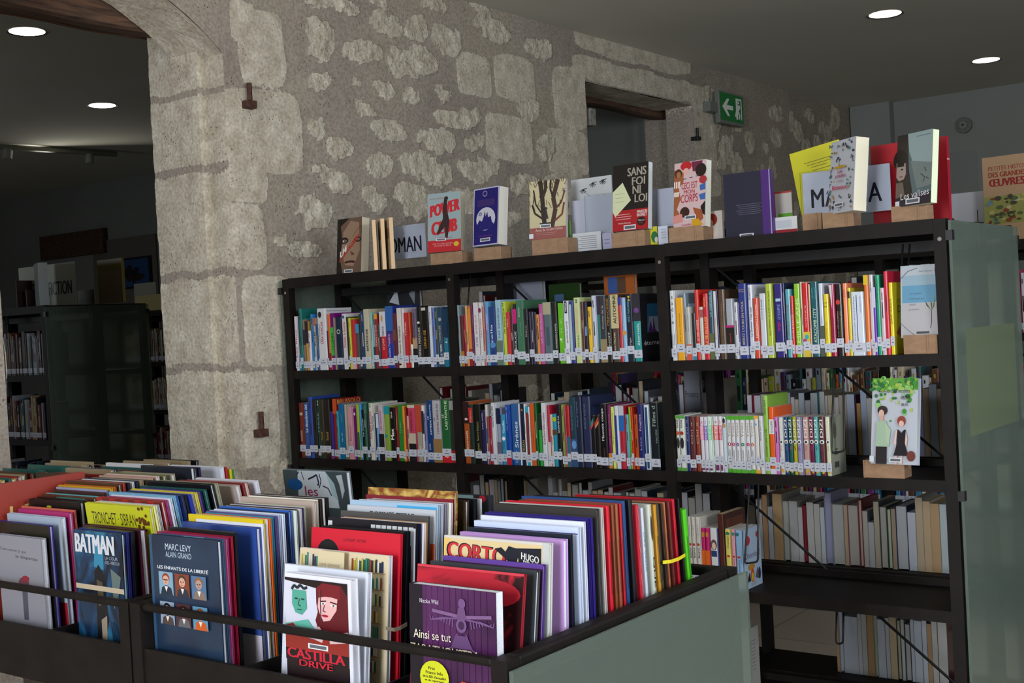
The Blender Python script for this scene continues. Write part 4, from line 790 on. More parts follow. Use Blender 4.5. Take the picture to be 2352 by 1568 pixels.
# 4 trees
tree = [('r',0,0,1,1,'b8ae8a'),('r',0,0,1,.2,'8a4a44'),('p',[(.28,.28),(.62,.28),(.5,.2),(.3,.2)],'241a16')]
tree += [('l',[(.42,.25),(.38,.45),(.36,.7),(.30,1)],.12,'241a16'),('l',[(.36,.7),(.45,.85),(.46,1)],.09,'2e1e18'),('l',[(.62,.2),(.72,.5),(.66,.7),(.8,1)],.12,'3a241a'),('l',[(.66,.7),(.58,.85),(.6,1)],.05,'241a16'),
  ('l',[(.36,.35),(.15,.45),(.08,.6)],.05,'241a16'),('l',[(.33,.45),(.18,.6),(.12,.85)],.04,'241a16'),('l',[(.72,.5),(.88,.6),(.98,.8)],.04,'5a2a1e'),('l',[(.7,.3),(.9,.4),(.96,.6)],.05,'6a3224')]
rr = random.Random(5)
for i in range(46):
    x, y = rr.uniform(.02,.98), rr.uniform(.45,.98); tree.append(('l',[(x,y),(x+rr.uniform(-.08,.08),y+rr.uniform(.03,.12))],.012,'3a2c22'))
tree += [('e',.46,.52,.05,.02,'241a16'),('p',[(.43,.34),(.44,.5),(.48,.5),(.53,.34)],'2a2226'),('k','Anne de Green Gables',.55,.16,.05,.75,'d8b8b0',0,.02),('r',.2,.1,.75,.105,'b89090'),('r',.2,.07,.7,.075,'b89090'),('r',0,.02,.12,.1,'c8ccd4')]+BARC(.45,.22,.3,.06)
face_out(1217, 552, 1300, 417, XT, .140, .018, 'b8ae8a', tree, 'cream paperback with brown bare trees and a small standing figure', pages='d0d2d8')
# cluster behind
slip('white_booklet', 1311, 414, 1412, 576, XF+.22, 'c4c8cc', 'white booklet printed with palm leaves, behind the blank sheets', 'booklet',
  [('l',[(.35,.82),(.6,.68),(.8,.62)],.01,'6a6a70')]+[('l',[(cx,cy),(cx+.10*math.cos(a),cy+.06*math.sin(a))],.014,'2a2a38') for cx,cy in ((.3,.86),(.55,.93),(.42,.74),(.75,.75),(.8,.95)) for a in (3.6,4.1,4.6,5.1,5.6,0.1)], .006, zb=ZT+.001)
slip('blank_sheet', 1312, 462, 1351, 537, XF+.17, 'b8bacc', 'blank white sheet in a holder left of the sign starting with A', 'sign')
word_sign(1346, 452, 1470, 537, XF+.15, 'ADO', 'white sign showing an A beside the black and red thriller', .36, .62, .82, .42)
slip('leaflet', 1315, 537, 1382, 576, XF+.10, 'c0c4c8', 'printed white leaflet under the blank sheets', 'leaflet', [('r',.2+.1*(i%2),.8-.1*i,.85,.83-.1*i,'7a7e88') for i in range(7)], zb=ZT+.001)
slip('thin_booklet', 1304, 508, 1313, 578, XF+.12, '6a9a50', 'thin green booklet edge beside the tree-covered book', 'booklet', thick=.004, zb=ZT+.001)
slip('lilac_booklet', 1383, 536, 1406, 574, XF+.11, 'a8a8c4', 'pale lilac booklet left of the black thriller\'s stand', 'booklet', [('r',.2,.6,.8,.65,'7a7a98'),('r',.2,.4,.8,.45,'7a7a98')], .004, zb=ZT+.001)
# 6 black and red thriller with sticky note
_, l6, th6, h6 = face_out(1407, 533, 1488, 381, XT, .145, .026, '17100f', [('r',0,0,1,1,'17110f'),('r',0,0,1,.31,'a01820'),('t','SANS',.68,.875,.125,.52,'9a9488',.035),('t','FOI',.73,.73,.12,.36,'9a9488',.035),('t','NI',.68,.60,.12,.22,'9a9488',.035),('t','LOI',.80,.47,.12,.34,'9a9488',.035),
  ('p',[(0,.60),(.28,.73),(.52,.45),(.08,.22),(0,.3)],'c9cfa8'),('r',.06,.56,.34,.565,'8a9078'),('r',.08,.50,.3,.505,'8a9078'),('r',.06,.44,.32,.445,'8a9078'),('t','MARION',.84,.265,.045,.28,'d8c8c4',.03),('t','BRUNET',.84,.215,.045,.28,'d8c8c4',.03),
  ('r',.1,.24,.5,.25,'d0a0a0'),('r',.06,.205,.55,.215,'d0a0a0'),('r',.1,.17,.52,.18,'d0a0a0'),('t','Michel Abescat',.35,.115,.025,.35,'d8c8c4'),('e',.82,.12,.12,.065,'181012'),('t','Télérama',.82,.135,.03,.19,'c0c0b8'),('t','TTT',.82,.09,.022,.1,'c84040')]+BARC(.5,.045,.34,.07),
  'black and red paperback with tall grey capitals and a pale sticky note', pages='d4d8dc')
slip('blank_sheet', 1498, 436, 1551, 518, XF+.14, 'b4b9cc', 'blank white sheet between the black thriller and the pink-figured paperback', 'sign')
slip('card', 1483, 522, 1511, 563, XF+.07, 'c0bc20', 'yellow card with a green circle, right of the black thriller\'s stand', 'card', [('e',.75,.45,.3,.3,'2a6a3a'),('e',.9,.3,.15,.15,'c8c0b0')], zb=ZT+.001)
slip('leaflet', 1511, 520, 1535, 560, XF+.06, 'bcc2d2', 'narrow white leaflet left of the pink-figured paperback', 'leaflet', [('r',.3,.8-.15*i,.8,.83-.15*i,'8a8ea0') for i in range(4)], zb=ZT+.001)
# 8 figures cover
face_out(1547, 527, 1619, 376, XT, .130, .028, 'd0b4b4', [('r',0,0,1,1,'cdb0b2'),('p',[(0,.9),(.3,.85),(.3,.7),(.15,.62),(.22,.45),(.1,.3),(.2,.22),(0,.2)],'9a5a38'),('e',.13,.84,.12,.07,'4a2a1a'),('e',.14,.82,.07,.05,'a06a44'),
  ('p',[(0,.72),(.2,.72),(.18,.62),(0,.62)],'e0d4c8'),('l',[(.05,.72),(.05,.62)],.02,'a0422a'),('l',[(.12,.72),(.12,.62)],.02,'a0422a'),('p',[(0,.56),(.18,.56),(.16,.49),(0,.49)],'d8c8bc'),('e',.38,.94,.18,.07,'b82428'),('e',.38,.86,.09,.05,'d8a8a0'),
  ('p',[(.55,.99),(.9,.99),(.85,.85),(.6,.84)],'6a2440'),('e',.85,.85,.17,.1,'241814'),('e',.92,.7,.12,.06,'a83038'),('p',[(.82,.62),(1,.65),(1,.55),(.84,.54)],'3a62a8'),('p',[(.8,.48),(1,.5),(1,.4),(.85,.4)],'3a62a8'),('p',[(1,.38),(.86,.3),(.9,.2),(1,.16)],'1c1414'),
  ('e',.36,.24,.15,.08,'3a1e18'),('p',[(.0,.2),(.28,.22),(.3,.1),(0,.08)],'d08a84'),('p',[(.62,.3),(.9,.25),(.95,.12),(.75,.02),(.7,.18)],'9a5230'),('p',[(.6,.02),(.95,.02),(.8,.12),(.6,.12)],'c8981c'),
  ('t','CECi EST',.5,.64,.10,.5,'b01c38',.01),('t','MON',.5,.545,.06,.34,'b01c38',.01),('t','CORPS',.5,.445,.12,.54,'b01c38',.01),('r',.3,.74,.4,.75,'3a3a6a'),('r',.5,.75,.6,.76,'3a3a6a'),('r',.7,.76,.78,.77,'3a3a6a'),('t','Camille',.42,.05,.03,.3,'c02860')]+BARC(.55,.155,.36,.06),
  'pale pink paperback whose cover is bordered by drawn figures, red hand lettering', pages='dadccf')
slip('picture_book', 1617, 487, 1661, 548, XF+.10, 'c8c0b8', 'small cream book with a painted head in a red scarf', 'book', [('e',.45,.72,.28,.2,'8a2a20'),('e',.35,.6,.15,.12,'c09070'),('p',[(.1,.05),(.5,.1),(.55,.4),(.3,.5),(.1,.3)],'b8947a')], .012, zb=ZT+.001)
slip('word_sign', 1655, 508, 1680, 545, XF+.16, 'b9bcd0', 'white sign with the letters EN peeking out behind the navy book', 'sign', [('t','EN',.4,.4,.4,.6,'10122a',.04)], zb=ZT+.001)
# 10 navy back cover with purple spine on the right
def spine_right(xl, xr, yt, X, z, w, t, col, back, spine, label, yaw=8, hard=True, lean=3):
    """book showing its back cover, spine at the right-hand edge"""
    p = P(xr, yt, 'X', X); h = p.z-z; rt = math.pi/2-math.radians(yaw)
    lx = Vector((math.cos(rt), math.sin(rt), 0)); ly = Vector((-math.sin(rt), math.cos(rt), 0))
    loc = Vector((X, p.y, z+.0005))-ly*t
    r = book(w, h, t, col, loc, rot=rt, pages='d8d4c8', hard=hard, back=back, spine=spine); tag(r, label, 'book'); return r
spine_right(1663, 1768, 388, XF+.06, ZT, .165, .018, '45246e', [('r',0,0,.80,1,'1c1c32')]+[('r',.25+.03*(i%3),.5-.03*i,.8-.04*(i%2),.505-.03*i,'6a6a80') for i in range(6)]+BARC(.45,.03,.3,.05), [('r',0,0,1,1,'4a2878')],
   'navy hardcover in a clear jacket, purple spine on its right', 2)
# 11 small papers
slip('card', 1777, 442, 1822, 530, XF+.16, 'b8b0a8', 'white card with a thin red frame beside the yellow cover', 'card', [('r',0,0,1,1,'a83a38'),('r',.06,.03,1,.96,'b4aea8'),('r',.2,.25,1,.5,'5a9a2a')], zb=ZT+.001)
slip('leaflet', 1780, 500, 1832, 534, XF+.08, 'c4c4c6', 'low white and red leaflet at the foot of the yellow cover', 'leaflet', [('r',0,0,1,.25,'8a1420'),('r',.05,.35,.75,.8,'b0b4bc')], zb=ZT+.001)
# 12 yellow cover leaning sideways
p = P(1845, 524, 'X', XF+.15)
r = book(.165, .22, .006, 'b8b41c', Vector((XF+.15, p.y, ZT+.036)), rot=-math.pi/2, roll=-math.radians(9), front=[('r',0,0,1,1,'bcb81e'),('r',.25,.80,.85,.81,'6a6814'),('r',.3,.76,.8,.77,'6a6814'),('r',.38,.72,.7,.73,'6a6814'),('r',.38,.67,.95,.68,'6a6814')])
tag(r, 'tilted yellow booklet behind the sign with a big M', 'booklet')
word_sign(1842, 399, 2048, 482, XF+.13, 'MANGA', 'wide white sign reading MANGA, half hidden by a small doodled paperback', .42, .80, .50, .42)
# 14 doodle cover
dood = [('r',0,0,1,1,'b4b8c0')]; rr = random.Random(9)
for i in range(95):
    x, y = rr.uniform(.03,.97), rr.uniform(.03,.97)
    if .24 < x < .8 and .24 < y < .62: continue
    c = rr.choice(('28344a','2a6a70','3a3a48','5a6a80','b08a4a')); dood.append(('e',x,y,rr.uniform(.015,.045),rr.uniform(.006,.022),c)); dood.append(('l',[(x,y),(x+rr.uniform(-.06,.06),y-rr.uniform(.01,.045))],.02,c))
dood += [('r',.3,.6,.75,.63,'b89020'),('t','15',.53,.55,.045,.16,'b0205a',.05),('t','JOURS',.55,.485,.05,.4,'a0206a',.05),('t','sans',.53,.425,.03,.22,'9a7a80'),('t','Réseau',.53,.34,.06,.55,'b83060',.05)]+BARC(.55,.1,.36,.055)
face_out(1903, 493, 1960, 328, XT-.005, .130, .044, 'b4b8c0', dood, 'small white paperback covered in doodled figures, pink hand lettering', pages='dcd6c0')
# 15 large red hardcover behind
spine_right(2005, 2172, 312, XF+.18, ZT, .235, .02, '8e1220', [('r',.0,0,1,1,'9a1420'),('t','Gaston',.7,.26,.02,.3,'c87030')], [('r',0,0,1,1,'9a1830'),('r',0,.72,1,.74,'c88888')], 'large red hardcover behind the photo-covered paperback at the right end', 4)
# 16 Les valises
face_out(2057, 477, 2137, 313, XT-.01, .140, .024, '3a3a40', [('r',0,0,1,1,'56666a'),('p',[(.3,1),(1,1),(1,.5),(.5,.55),(.35,.75)],'8a9c9e'),('p',[(.4,.62),(1,.55),(1,.25),(.6,.22)],'6e7a78'),('r',0,0,1,.16,'2e2630'),('p',[(0,.1),(.5,.1),(.36,.5),(.3,1),(0,1)],'2a2420'),('e',.10,.66,.2,.14,'1e1612'),
  ('p',[(.0,.62),(.26,.6),(.28,.45),(.22,.38),(.08,.36),(0,.42)],'9a8a84'),('r',.02,.56,.22,.62,'1e1612'),('e',.16,.52,.04,.012,'30262a'),('e',.14,.42,.05,.01,'7a4a48'),('p',[(0,.34),(.2,.34),(.26,.15),(0,.12)],'6a5c54'),
  ('k','Les valises',.55,.15,.09,.8,'d8d8dc',0,.03),('l',[(.7,.42),(.82,.36),(.78,.3)],.012,'20242a'),('l',[(.8,.5),(.86,.44)],.012,'20242a'),('l',[(.85,.36),(.94,.33)],.012,'20242a'),('t','Sève Laurent-Fajal',.75,.94,.02,.4,'3a4a60'),('r',.0,.0,.12,.08,'d0d4dc')]+BARC(.5,.06,.4,.075),
  'paperback with a half-hidden young face and grey misty sky, far right on top', pages='d8e0c0')
for i, (a, b, y, lab) in enumerate(((988,1061,583,'under the sky-blue paperback with red capitals'),(1088,1150,571,'under the thick royal-blue paperback'),(1221,1303,552,'under the tree-covered paperback'),(1404,1480,535,'under the black and red paperback'),
   (1535,1615,524,'under the pale pink paperback'),(1888,1960,490,'under the doodled white paperback'),(2046,2128,475,'under the photo-covered paperback at the right end'),(1842,1886,492,'below the sign with a big M'))):
    stand(a, b, y, XF+.03 if i != 7 else XF+.075, ZT, 'brown cardboard stand '+lab, fin=.8)
# sky-blue sprout cover on the second shelf
face_out(2070, 776, 2156, 611, XF+.02, .108, .012, 'b0b8c4', [('r',0,0,1,1,'a8b0b8'),('r',.04,.48,.98,.72,'5a90b0'),('r',.04,.72,.98,.86,'8aa4b4'),('r',.04,.0,.98,.47,'aaa8ac'),('p',[(.82,.36),(.66,.5),(.68,.44)],'3a4a30'),('p',[(.82,.36),(.80,.5),(.84,.46)],'30402a'),('p',[(.82,.36),(.93,.58),(.9,.42)],'5a6a28'),
  ('l',[(.82,.37),(.82,.2),(.79,.12)],.02,'3a3a38'),('l',[(0,.82),(.2,.92),(.45,.96)],.015,'3a3a48'),('l',[(.0,.2),(.2,.1),(.4,.02)],.012,'3a3a48'),('l',[(.92,.94),(.95,.8)],.015,'3a3a48'),
  ('t','ce qu’ils',.4,.605,.03,.3,'5a6470'),('t','n’ont pas pu',.42,.535,.03,.4,'5a6470'),('t','nous',.32,.455,.025,.16,'7a7e88'),('t','prendre',.36,.385,.03,.28,'7a7e88'),('t','Ruta Sepetys',.68,.91,.022,.35,'4a5a6a')]+[('r',.42,.05,.76,.08,'3a3a40')],
  'pale blue and white cover with a small green sprout, on the second shelf')
stand(2074, 2152, 770, XF+.008, Z2, 'brown cardboard stand under the sprout cover on the second shelf')
# manga couple cover on the third shelf
leaf = [('r',0,0,1,1,'b4bac4'),('r',0,.86,1,1,'5a9a3a')]; rr = random.Random(4)
for i in range(90):
    x = rr.uniform(0,1); y = 1-abs(rr.gauss(0,.13)) if not (.4 < x < .9) else 1-abs(rr.gauss(0,.19)); leaf.append(('e',x,max(.5,y),rr.uniform(.02,.06),rr.uniform(.01,.03),rr.choice(('3a8a34','7ab040','a8b850','2a6a34','8ac070'))))
leaf += [('p',[(.15,.5),(.35,.5),(.42,.2),(.12,.2)],'9cb49a'),('p',[(.33,.48),(.45,.4),(.42,.22),(.36,.25)],'a8bca0'),('r',.13,.0,.37,.2,'201a20'),('e',.26,.62,.11,.055,'2a2024'),('e',.24,.58,.06,.05,'d0a898'),('r',.22,.5,.29,.56,'c89a88'),
  ('e',.68,.5,.09,.06,'8a3a2a'),('e',.68,.47,.055,.035,'d8b0a4'),('p',[(.58,.4),(.62,.4),(.68,.36),(.74,.4),(.78,.4),(.76,.25),(.84,.1),(.52,.1),(.6,.25)],'15101a'),('p',[(.56,.38),(.6,.4),(.57,.22),(.53,.24)],'d8b8ac'),('p',[(.78,.38),(.82,.3),(.8,.2),(.77,.24)],'d8b8ac'),
  ('r',.56,.0,.6,.1,'d0a8a0'),('r',.68,.0,.72,.1,'d0a8a0'),('e',.9,.1,.09,.06,'6a3028'),('t','MON ÉTOILE SECRÈTE',.52,.845,.035,.68,'20301c',.01),('t','傲慢',.75,.77,.045,.2,'15201a'),('t','偏見',.74,.69,.035,.16,'15201a')]+BARC(.57,.05,.26,.05)+[('r',.0,.02,.1,.09,'c8d0d8')]
face_out(2000, 1064, 2105, 870, XF-.005, .140, .020, 'b4bac4', leaf, 'white manga cover with a boy, a girl and green leaves, on the third shelf', pages='c4ccd4', lean=9)
stand(1984, 2076, 1056, XF+.006, Z3+.0, 'brown cardboard stand under the manga cover on the third shelf', fin=.02)
# a few covers glimpsed in the rear half
def rear_face(xl, yt, xr, yb, X, z, col, items, label, t=.02):
    a = P(xl, yt, 'X', X); b = P(xr, yt, 'X', X); r = book(abs(a.y-b.y), a.z-z, t, col, Vector((X, a.y, z+.0005)), rot=-math.pi/2, hard=True, front=items)
    tag(r, label, 'book'); return r
rear_face(1384, 624, 1456, 680, 3.90, Z2+.022, 'b05a1c', [('r',.15,.72,.72,.92,'3a5a9a'),('r',.45,.72,.72,.92,'5a4030')], 'orange album with two small photos, rear of the middle bay, second shelf')
rear_face(1168, 640, 1245, 700, 3.90, Z2+.022, '8a8e9c', [('l',[(.1,.98),(.5,.8)],.01,'c0c4cc')], 'grey plastic-wrapped album, rear of the middle bay, second shelf')
rear_face(1258, 654, 1330, 700, 3.92, Z2+.022, '1c3a12', [('r',.2,.75,.5,.85,'4a6a90')], 'dark green album, rear of the middle bay, second shelf')
rear_face(885, 662, 962, 720, 3.90, Z2+.022, '2c2e34', [('p',[(.1,.8),(.35,.98),(.4,.75)],'c8ccd4'),('p',[(.7,.9),(.9,.98),(.85,.75)],'8a9098')], 'crumpled dark silvery plastic-wrapped album, rear of the left bay')
rear_face(1568, 850, 1605, 935, 3.89, Z3+.022, '7a7e8a', [('t','Provence',.5,.7,.08,.8,'2a2a30')], 'grey album with thin black lettering, rear of the right bay third shelf')

# ------------------------------------------------------------------ wire bookends hanging from the shelf above
def wire(pts, label):
    r = empty('wire_bookend', pts[0]); o = Vector(pts[0]); tag(r, label, 'bookend', 'hanging wire bookends')
    q = [Vector(p)-o for p in pts]; out = []
    for i, p in enumerate(q):
        if 0 < i < len(q)-1:
            a, b = q[i-1], q[i+1]; r1 = .012
            for k in range(5):
                s = k/4; A = p+(a-p).normalized()*r1; B2 = p+(b-p).normalized()*r1; out.append((A*(1-s)+p*s)*(1-s)+(p*(1-s)+B2*s)*s)
        else: out.append(p)
    b = MB(); b.tube(out, .0032, seg=8); b.build('wire_loop', METAL2, r, smooth=True)
def wpx(pts, X, label): wire([P(a, b, 'X', X) for a, b in pts], label)
wpx([(1916,838),(1909,1040),(1940,1036),(1936,838)], XF+.02, 'black wire bookend hanging at the end of the numbered manga spines')
wpx([(1722,1112),(1710,1294),(1741,1290),(1742,1112)], XF+.0, 'black wire bookend pressing the pale blue manga on the low shelf')
wpx([(2074,560),(2064,740),(2074,752),(2090,560)], XF+.10, 'black wire bookend behind the sprout cover on the second shelf')
wpx([(1064,632),(1050,700),(1074,706),(1080,632)], XF+.16, 'black wire bookend in the middle bay, upper row')
wpx([(1922,1392),(1920,1478),(1936,1478),(1938,1392)], XF+.3, 'black wire bookend hanging above the bottom shelf')
# white leaning book on the bottom shelf
r = book(.14, .20, .022, 'a8a4a0', P(1699, 1500, 'X', XF+.10), rot=0, pages='c4c0b8', back=None, front=[('r',.1,.3+.06*i,.8,.31+.06*i,'60605e') for i in range(9)])
r.location.z = Z5+.001; tag(r, 'white book with a printed text back, standing alone on the bottom shelf', 'book')
# yellow sheet added behind the glass end panel, standing in for a reflection
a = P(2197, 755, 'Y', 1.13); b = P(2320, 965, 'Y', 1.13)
o = box('reflection_sheet', a.x, 1.108, b.z, b.x, 1.1095, a.z, mat('b8b02a', .6)); o.location = (0,0,0); tag(o, 'added yellow sheet behind the glass end panel, standing in for a reflection', 'reflection sheet')

# ------------------------------------------------------------------ second shelving behind, and the next room
PAL = ['8a2028','c0c0c8','1c2c5a','2a6a40','c8a030','14141a','6a2a6a','3a7aa0','b85020','d0ccc0','5a3a28','9aa030','a83058','24464a','7a8a9a','c8b8a0','3a2a5a']
def rand_row(unit, where, X, z, ya, yb, seed, hh=(.18,.25), gap=0.0, pal=PAL):
    r = random.Random(seed); y = ya; n = 0; prev = None
    while True:
        t = r.uniform(.011, .036)
        if y-t < yb: break
        if r.random() < gap: y -= t*3; continue
        n += 1; c = r.choice(pal); h = r.uniform(*hh); c2 = r.choice(('d0d0d4','c0a840','20202a','8a2030'))
        b = book(.15, h, t-.0008, c, Vector((X+.012+r.uniform(0,.01), y-t, z+.0004)), pages=r.choice(PG),
                 spine=[('r',.3,.35,.7,r.uniform(.5,.75),tint(c2,.8)),('r',.35,.82,.6,.9,tint(c2,.8))], call=.012)
        ABS.append(b)
        prev = cname(c); y -= t
rand_row(U2, 'rear shelving third shelf', XF2, Z3, 2.84, 1.99, 31); rand_row(U2, 'rear shelving third shelf, right bay', XF2, Z3, 1.95, 1.12, 32)
rand_row(U2, 'rear shelving fourth shelf', XF2, Z4, 2.84, 1.99, 33, (.2,.26)); rand_row(U2, 'rear shelving fourth shelf, right bay', XF2, Z4, 1.95, 1.12, 34, (.2,.26))
rand_row(U2, 'rear shelving second shelf', XF2, Z2, 2.6, 1.99, 35, (.2,.26), .3); rand_row(U2, 'rear shelving second shelf, right bay', XF2, Z2, 1.95, 1.12, 36, (.2,.26), .05)
rand_row(U2, 'rear shelving third shelf, left bay', XF2, Z3, 3.5, 2.90, 37, gap=.15)
# on its top
sg, w_, h_ = slip('word_sign', 2095, 455, 2290, 515, XF2+.1, 'b4b6c0', 'wide white sign with the letters ARTS and L on the rear shelving', 'sign', [('t','ARTS',.30,.32,.42,.42,'20242e',.01),('t','L',.80,.42,.45,.05,'20242e',.01)], zb=ZT+.001)
a = P(2195, 350, 'X', XF2+.16); b = P(2248, 452, 'X', XF2+.16)
r = empty('acrylic_holder', (XF2+.16, b.y, ZT)); tag(r, 'tall clear acrylic brochure holder on the rear shelving', 'sign holder')
box('front_sheet', 0, 0, .001, .003, .24, a.z-ZT, ACRYL, r); box('base', 0, 0, 0, .06, .24, .0009, ACRYL, r)
pt = [('r',0,0,1,1,'a88868'),('t','PETITES HISTOIRES',.52,.86,.05,.82,'8a3428',.02),('t','DES GRANDES',.45,.785,.06,.68,'8a2a20',.05),('t','ŒUVRES',.44,.69,.09,.64,'8a1e1c',.07)]
rr = random.Random(8); pt.append(('r',0,.2,1,.53,'8a8a4a'))
for i in range(70): pt.append(('e',rr.uniform(.02,.98),rr.uniform(.2,.52),rr.uniform(.02,.07),rr.uniform(.01,.03),rr.choice(('5a8090','8a9048','3a3a28','a8a060','7a3a28','4a5a38','b0a880'))))
l = P(2263, 530, 'X', XF2+.03)
r = book(.225, P(2263,363,'X',XF2+.03).z-ZT, .012, 'a88868', Vector((XF2+.03, l.y, ZT+.0005)), rot=-math.pi/2-math.radians(6), front=pt, hard=True); tag(r, 'tan art book with dark red title and a painted park scene', 'book')

U3 = shelving('bookshelf', 3.84, [8.78, 7.90, 7.01, 6.135], 'dark shelving in the next room, frosted glass end towards the archway', True, False, braces=False)
U4 = shelving('bookshelf', 5.70, [9.0, 8.1, 7.2, 6.3], 'farther dark shelving in the next room, right of the frosted glass end', True, False, braces=False)
DP = ['14161c','1c2a3a','6a3a1a','8a8e94','24304a','3a1a14','a08a60','1a1a1a','5a1a20','9a9a9c','20404a']
rand_row(U3, 'next room shelving upper row', 3.84, Z2, 6.98, 6.17, 41, (.2,.25), pal=DP); rand_row(U3, 'next room shelving middle row', 3.84, Z3, 6.98, 6.17, 42, (.19,.25), pal=DP); rand_row(U3, 'next room shelving low row', 3.84, Z4, 6.98, 6.17, 43, (.2,.25), pal=DP)
LP = ['b8b4a8','c0b8a0','a8a498','8a1a20','3a2a20','b0a878','8a8a84','c4c0b0','5a2a2a']
rand_row(U4, 'far next room shelving upper row', 5.70, Z2, 8.05, 7.3, 44, (.2,.25), pal=LP); rand_row(U4, 'far next room shelving middle row', 5.70, Z3, 8.05, 7.3, 45, (.2,.25), pal=LP); rand_row(U4, 'far next room shelving low row', 5.70, Z4, 8.05, 7.3, 46, (.2,.25), pal=LP)
# things on the next-room shelving
slip('word_sign', 42, 616, 176, 688, 4.02, 'a8aa9c', 'white sign reading SCIENCE FICTION in the next room', 'sign', [('t','SCIENCE FICTION',.5,.42,.32,.86,'18201c',.03)], zb=ZT+.001)
o = book(.19, P(110,605,'X',3.95).z-ZT, .05, 'a8b0b0', P(82,701,'X',3.93)-Vector((0,0,P(82,701,'X',3.93).z-ZT-.001)), rot=-math.pi/2-math.radians(25), pages='b0b8b8', front=[('r',.1,.1+.04*i,.6,.11+.04*i,'8a9494') for i in range(18)])
tag(o, 'tall pale boxed volume with fine print in front of the science fiction sign', 'book')
r = empty('brochure_holder', (4.2, P(285,695,'X',4.2).y, ZT)); tag(r, 'yellow-tinted acrylic brochure stand in the next room', 'brochure stand')
ww = P(228,695,'X',4.2).y-r.location.y; hh = P(250,595,'X',4.2).z-ZT
box('panel', 0, 0, .001, .006, ww, hh, mat('6a6028', .3), r); box('leaflet', -.004, .01, .003, -.001, ww*.85, hh*.75, mat('6a5a48', .6), r); box('edge', -.006, -.004, .001, .012, -.0005, hh, mat('b8b060', .15), r)
slip('word_sign', 178, 668, 218, 702, 4.3, '5a564c', 'small dim sign reading ROMAN, left of the yellow stand', 'sign', [('t','ROMAN',.5,.4,.4,.8,'2a2a24',.03)], zb=ZT+.001)
slip('word_sign', 307, 652, 360, 700, 5.75, '8a8a80', 'small grey sign reading ROMAN below the framed tree picture', 'sign', [('t','ROMAN',.45,.42,.3,.8,'20201c',.03)], zb=ZT+.001)
a = P(312, 680, 'X', 5.75); bb = P(380, 700, 'X', 5.75)
o = box('paper_pile', 5.74, bb.y, ZT+.001, 5.95, a.y, a.z, mat('a89a6a', .7), bevel=.004); tag(o, 'low pile of yellowed papers on the far next-room shelving', 'papers')
for i, (px, pw) in enumerate(((40, 5), (62, 4))):
    p = P(px, 700, 'X', 3.92); r = empty('spiral_notebook', (3.92, p.y, ZT)); tag(r, ['black spiral notebook at the far left in the next room', 'second black spiral notebook, right of the first, next room'][i], 'notebook')
    box('cover', .001, 0, .001, .16, .008, .16-.06*i, mat('2a1a14', .5), r)
    b = MB()
    for k in range(9-3*i): b.tube([(-.006, .009, .02+.016*k), (.004, -.002, .02+.016*k), (.010, .004, .02+.016*k)], .0016, seg=5)
    b.build('coil', SLV, r)
# picture, partition and lintel piece on the next room's end wall
a = P(277, 595, 'X', 7.40); b = P(352, 658, 'X', 7.40)
r = empty('framed_picture', (7.40, b.y, b.z)); tag(r, 'dark framed picture of a round tree on blue, next room wall', 'picture'); w_ = a.y-b.y; h_ = a.z-b.z
box('frame', -.02, 0, 0, .0, w_, h_, mat('101014', .4), r); rr = random.Random(2)
art(r, 'tree_print', (Vector((-.02, w_, 0)), Vector((0,-1,0)), Vector((0,0,1)), Vector((-1,0,0)), w_, h_), [('r',.06,.06,.94,.94,'2a4a80')]+[('e',.45+rr.gauss(0,.12),.45+rr.gauss(0,.10),.08,.08,rr.choice(('2a1c20','3a2420','1c1418'))) for i in range(30)]+[('r',.43,.06,.48,.4,'1c1418')], eps=.001)
a = P(212, 556, 'X', 7.405); b = P(366, 700, 'X', 7.405)
o = box('display_board', 7.402, b.y, .9, 7.40+.018, a.y, a.z, mat('6c6860', .8)); tag(o, 'plain grey display board on the next room wall', 'board')
o = None
a = P(100, 545, 'X', 7.41); b = P(248, 580, 'X', 7.41); x = MB(); x.box(7.36, b.y, b.z, 7.419, a.y, a.z); o = x.build('old_wood_lintel', wood); tag(o, 'short brown timber set in the next room wall', 'beam')
# light track under the ceiling
a = P(-30, 344, 'Z', CEIL-.06); b = P(268, 362, 'Z', CEIL-.06)
r = empty('track_light', (b.x, b.y, CEIL-.06)); tag(r, 'white ceiling light track with small spots in the next room', 'track light')
d = Vector((a.x-b.x, a.y-b.y, 0)); x = MB(); x.tube([(0,0,.03), tuple(d+Vector((0,0,.03)))], .022, seg=6); x.build('rail', mat('8a8c80', .5), r)
for k in (.22, .85):
    q = d*k; x = MB(); x.tube([tuple(q+Vector((0,0,.01))), tuple(q+Vector((-.02,-.02,-.07)))], .035, seg=14); x.build('spot_head', mat('94958a', .5), r, bevel=.004)

_u = area('track_uplight', (a.x*.5+b.x*.5, a.y*.5+b.y*.5, CEIL-.14), (a.x*.5+b.x*.5-.5, a.y*.5+b.y*.5-.8, CEIL), 1.6, .08, 2.2, (1, .96, .85), 160)
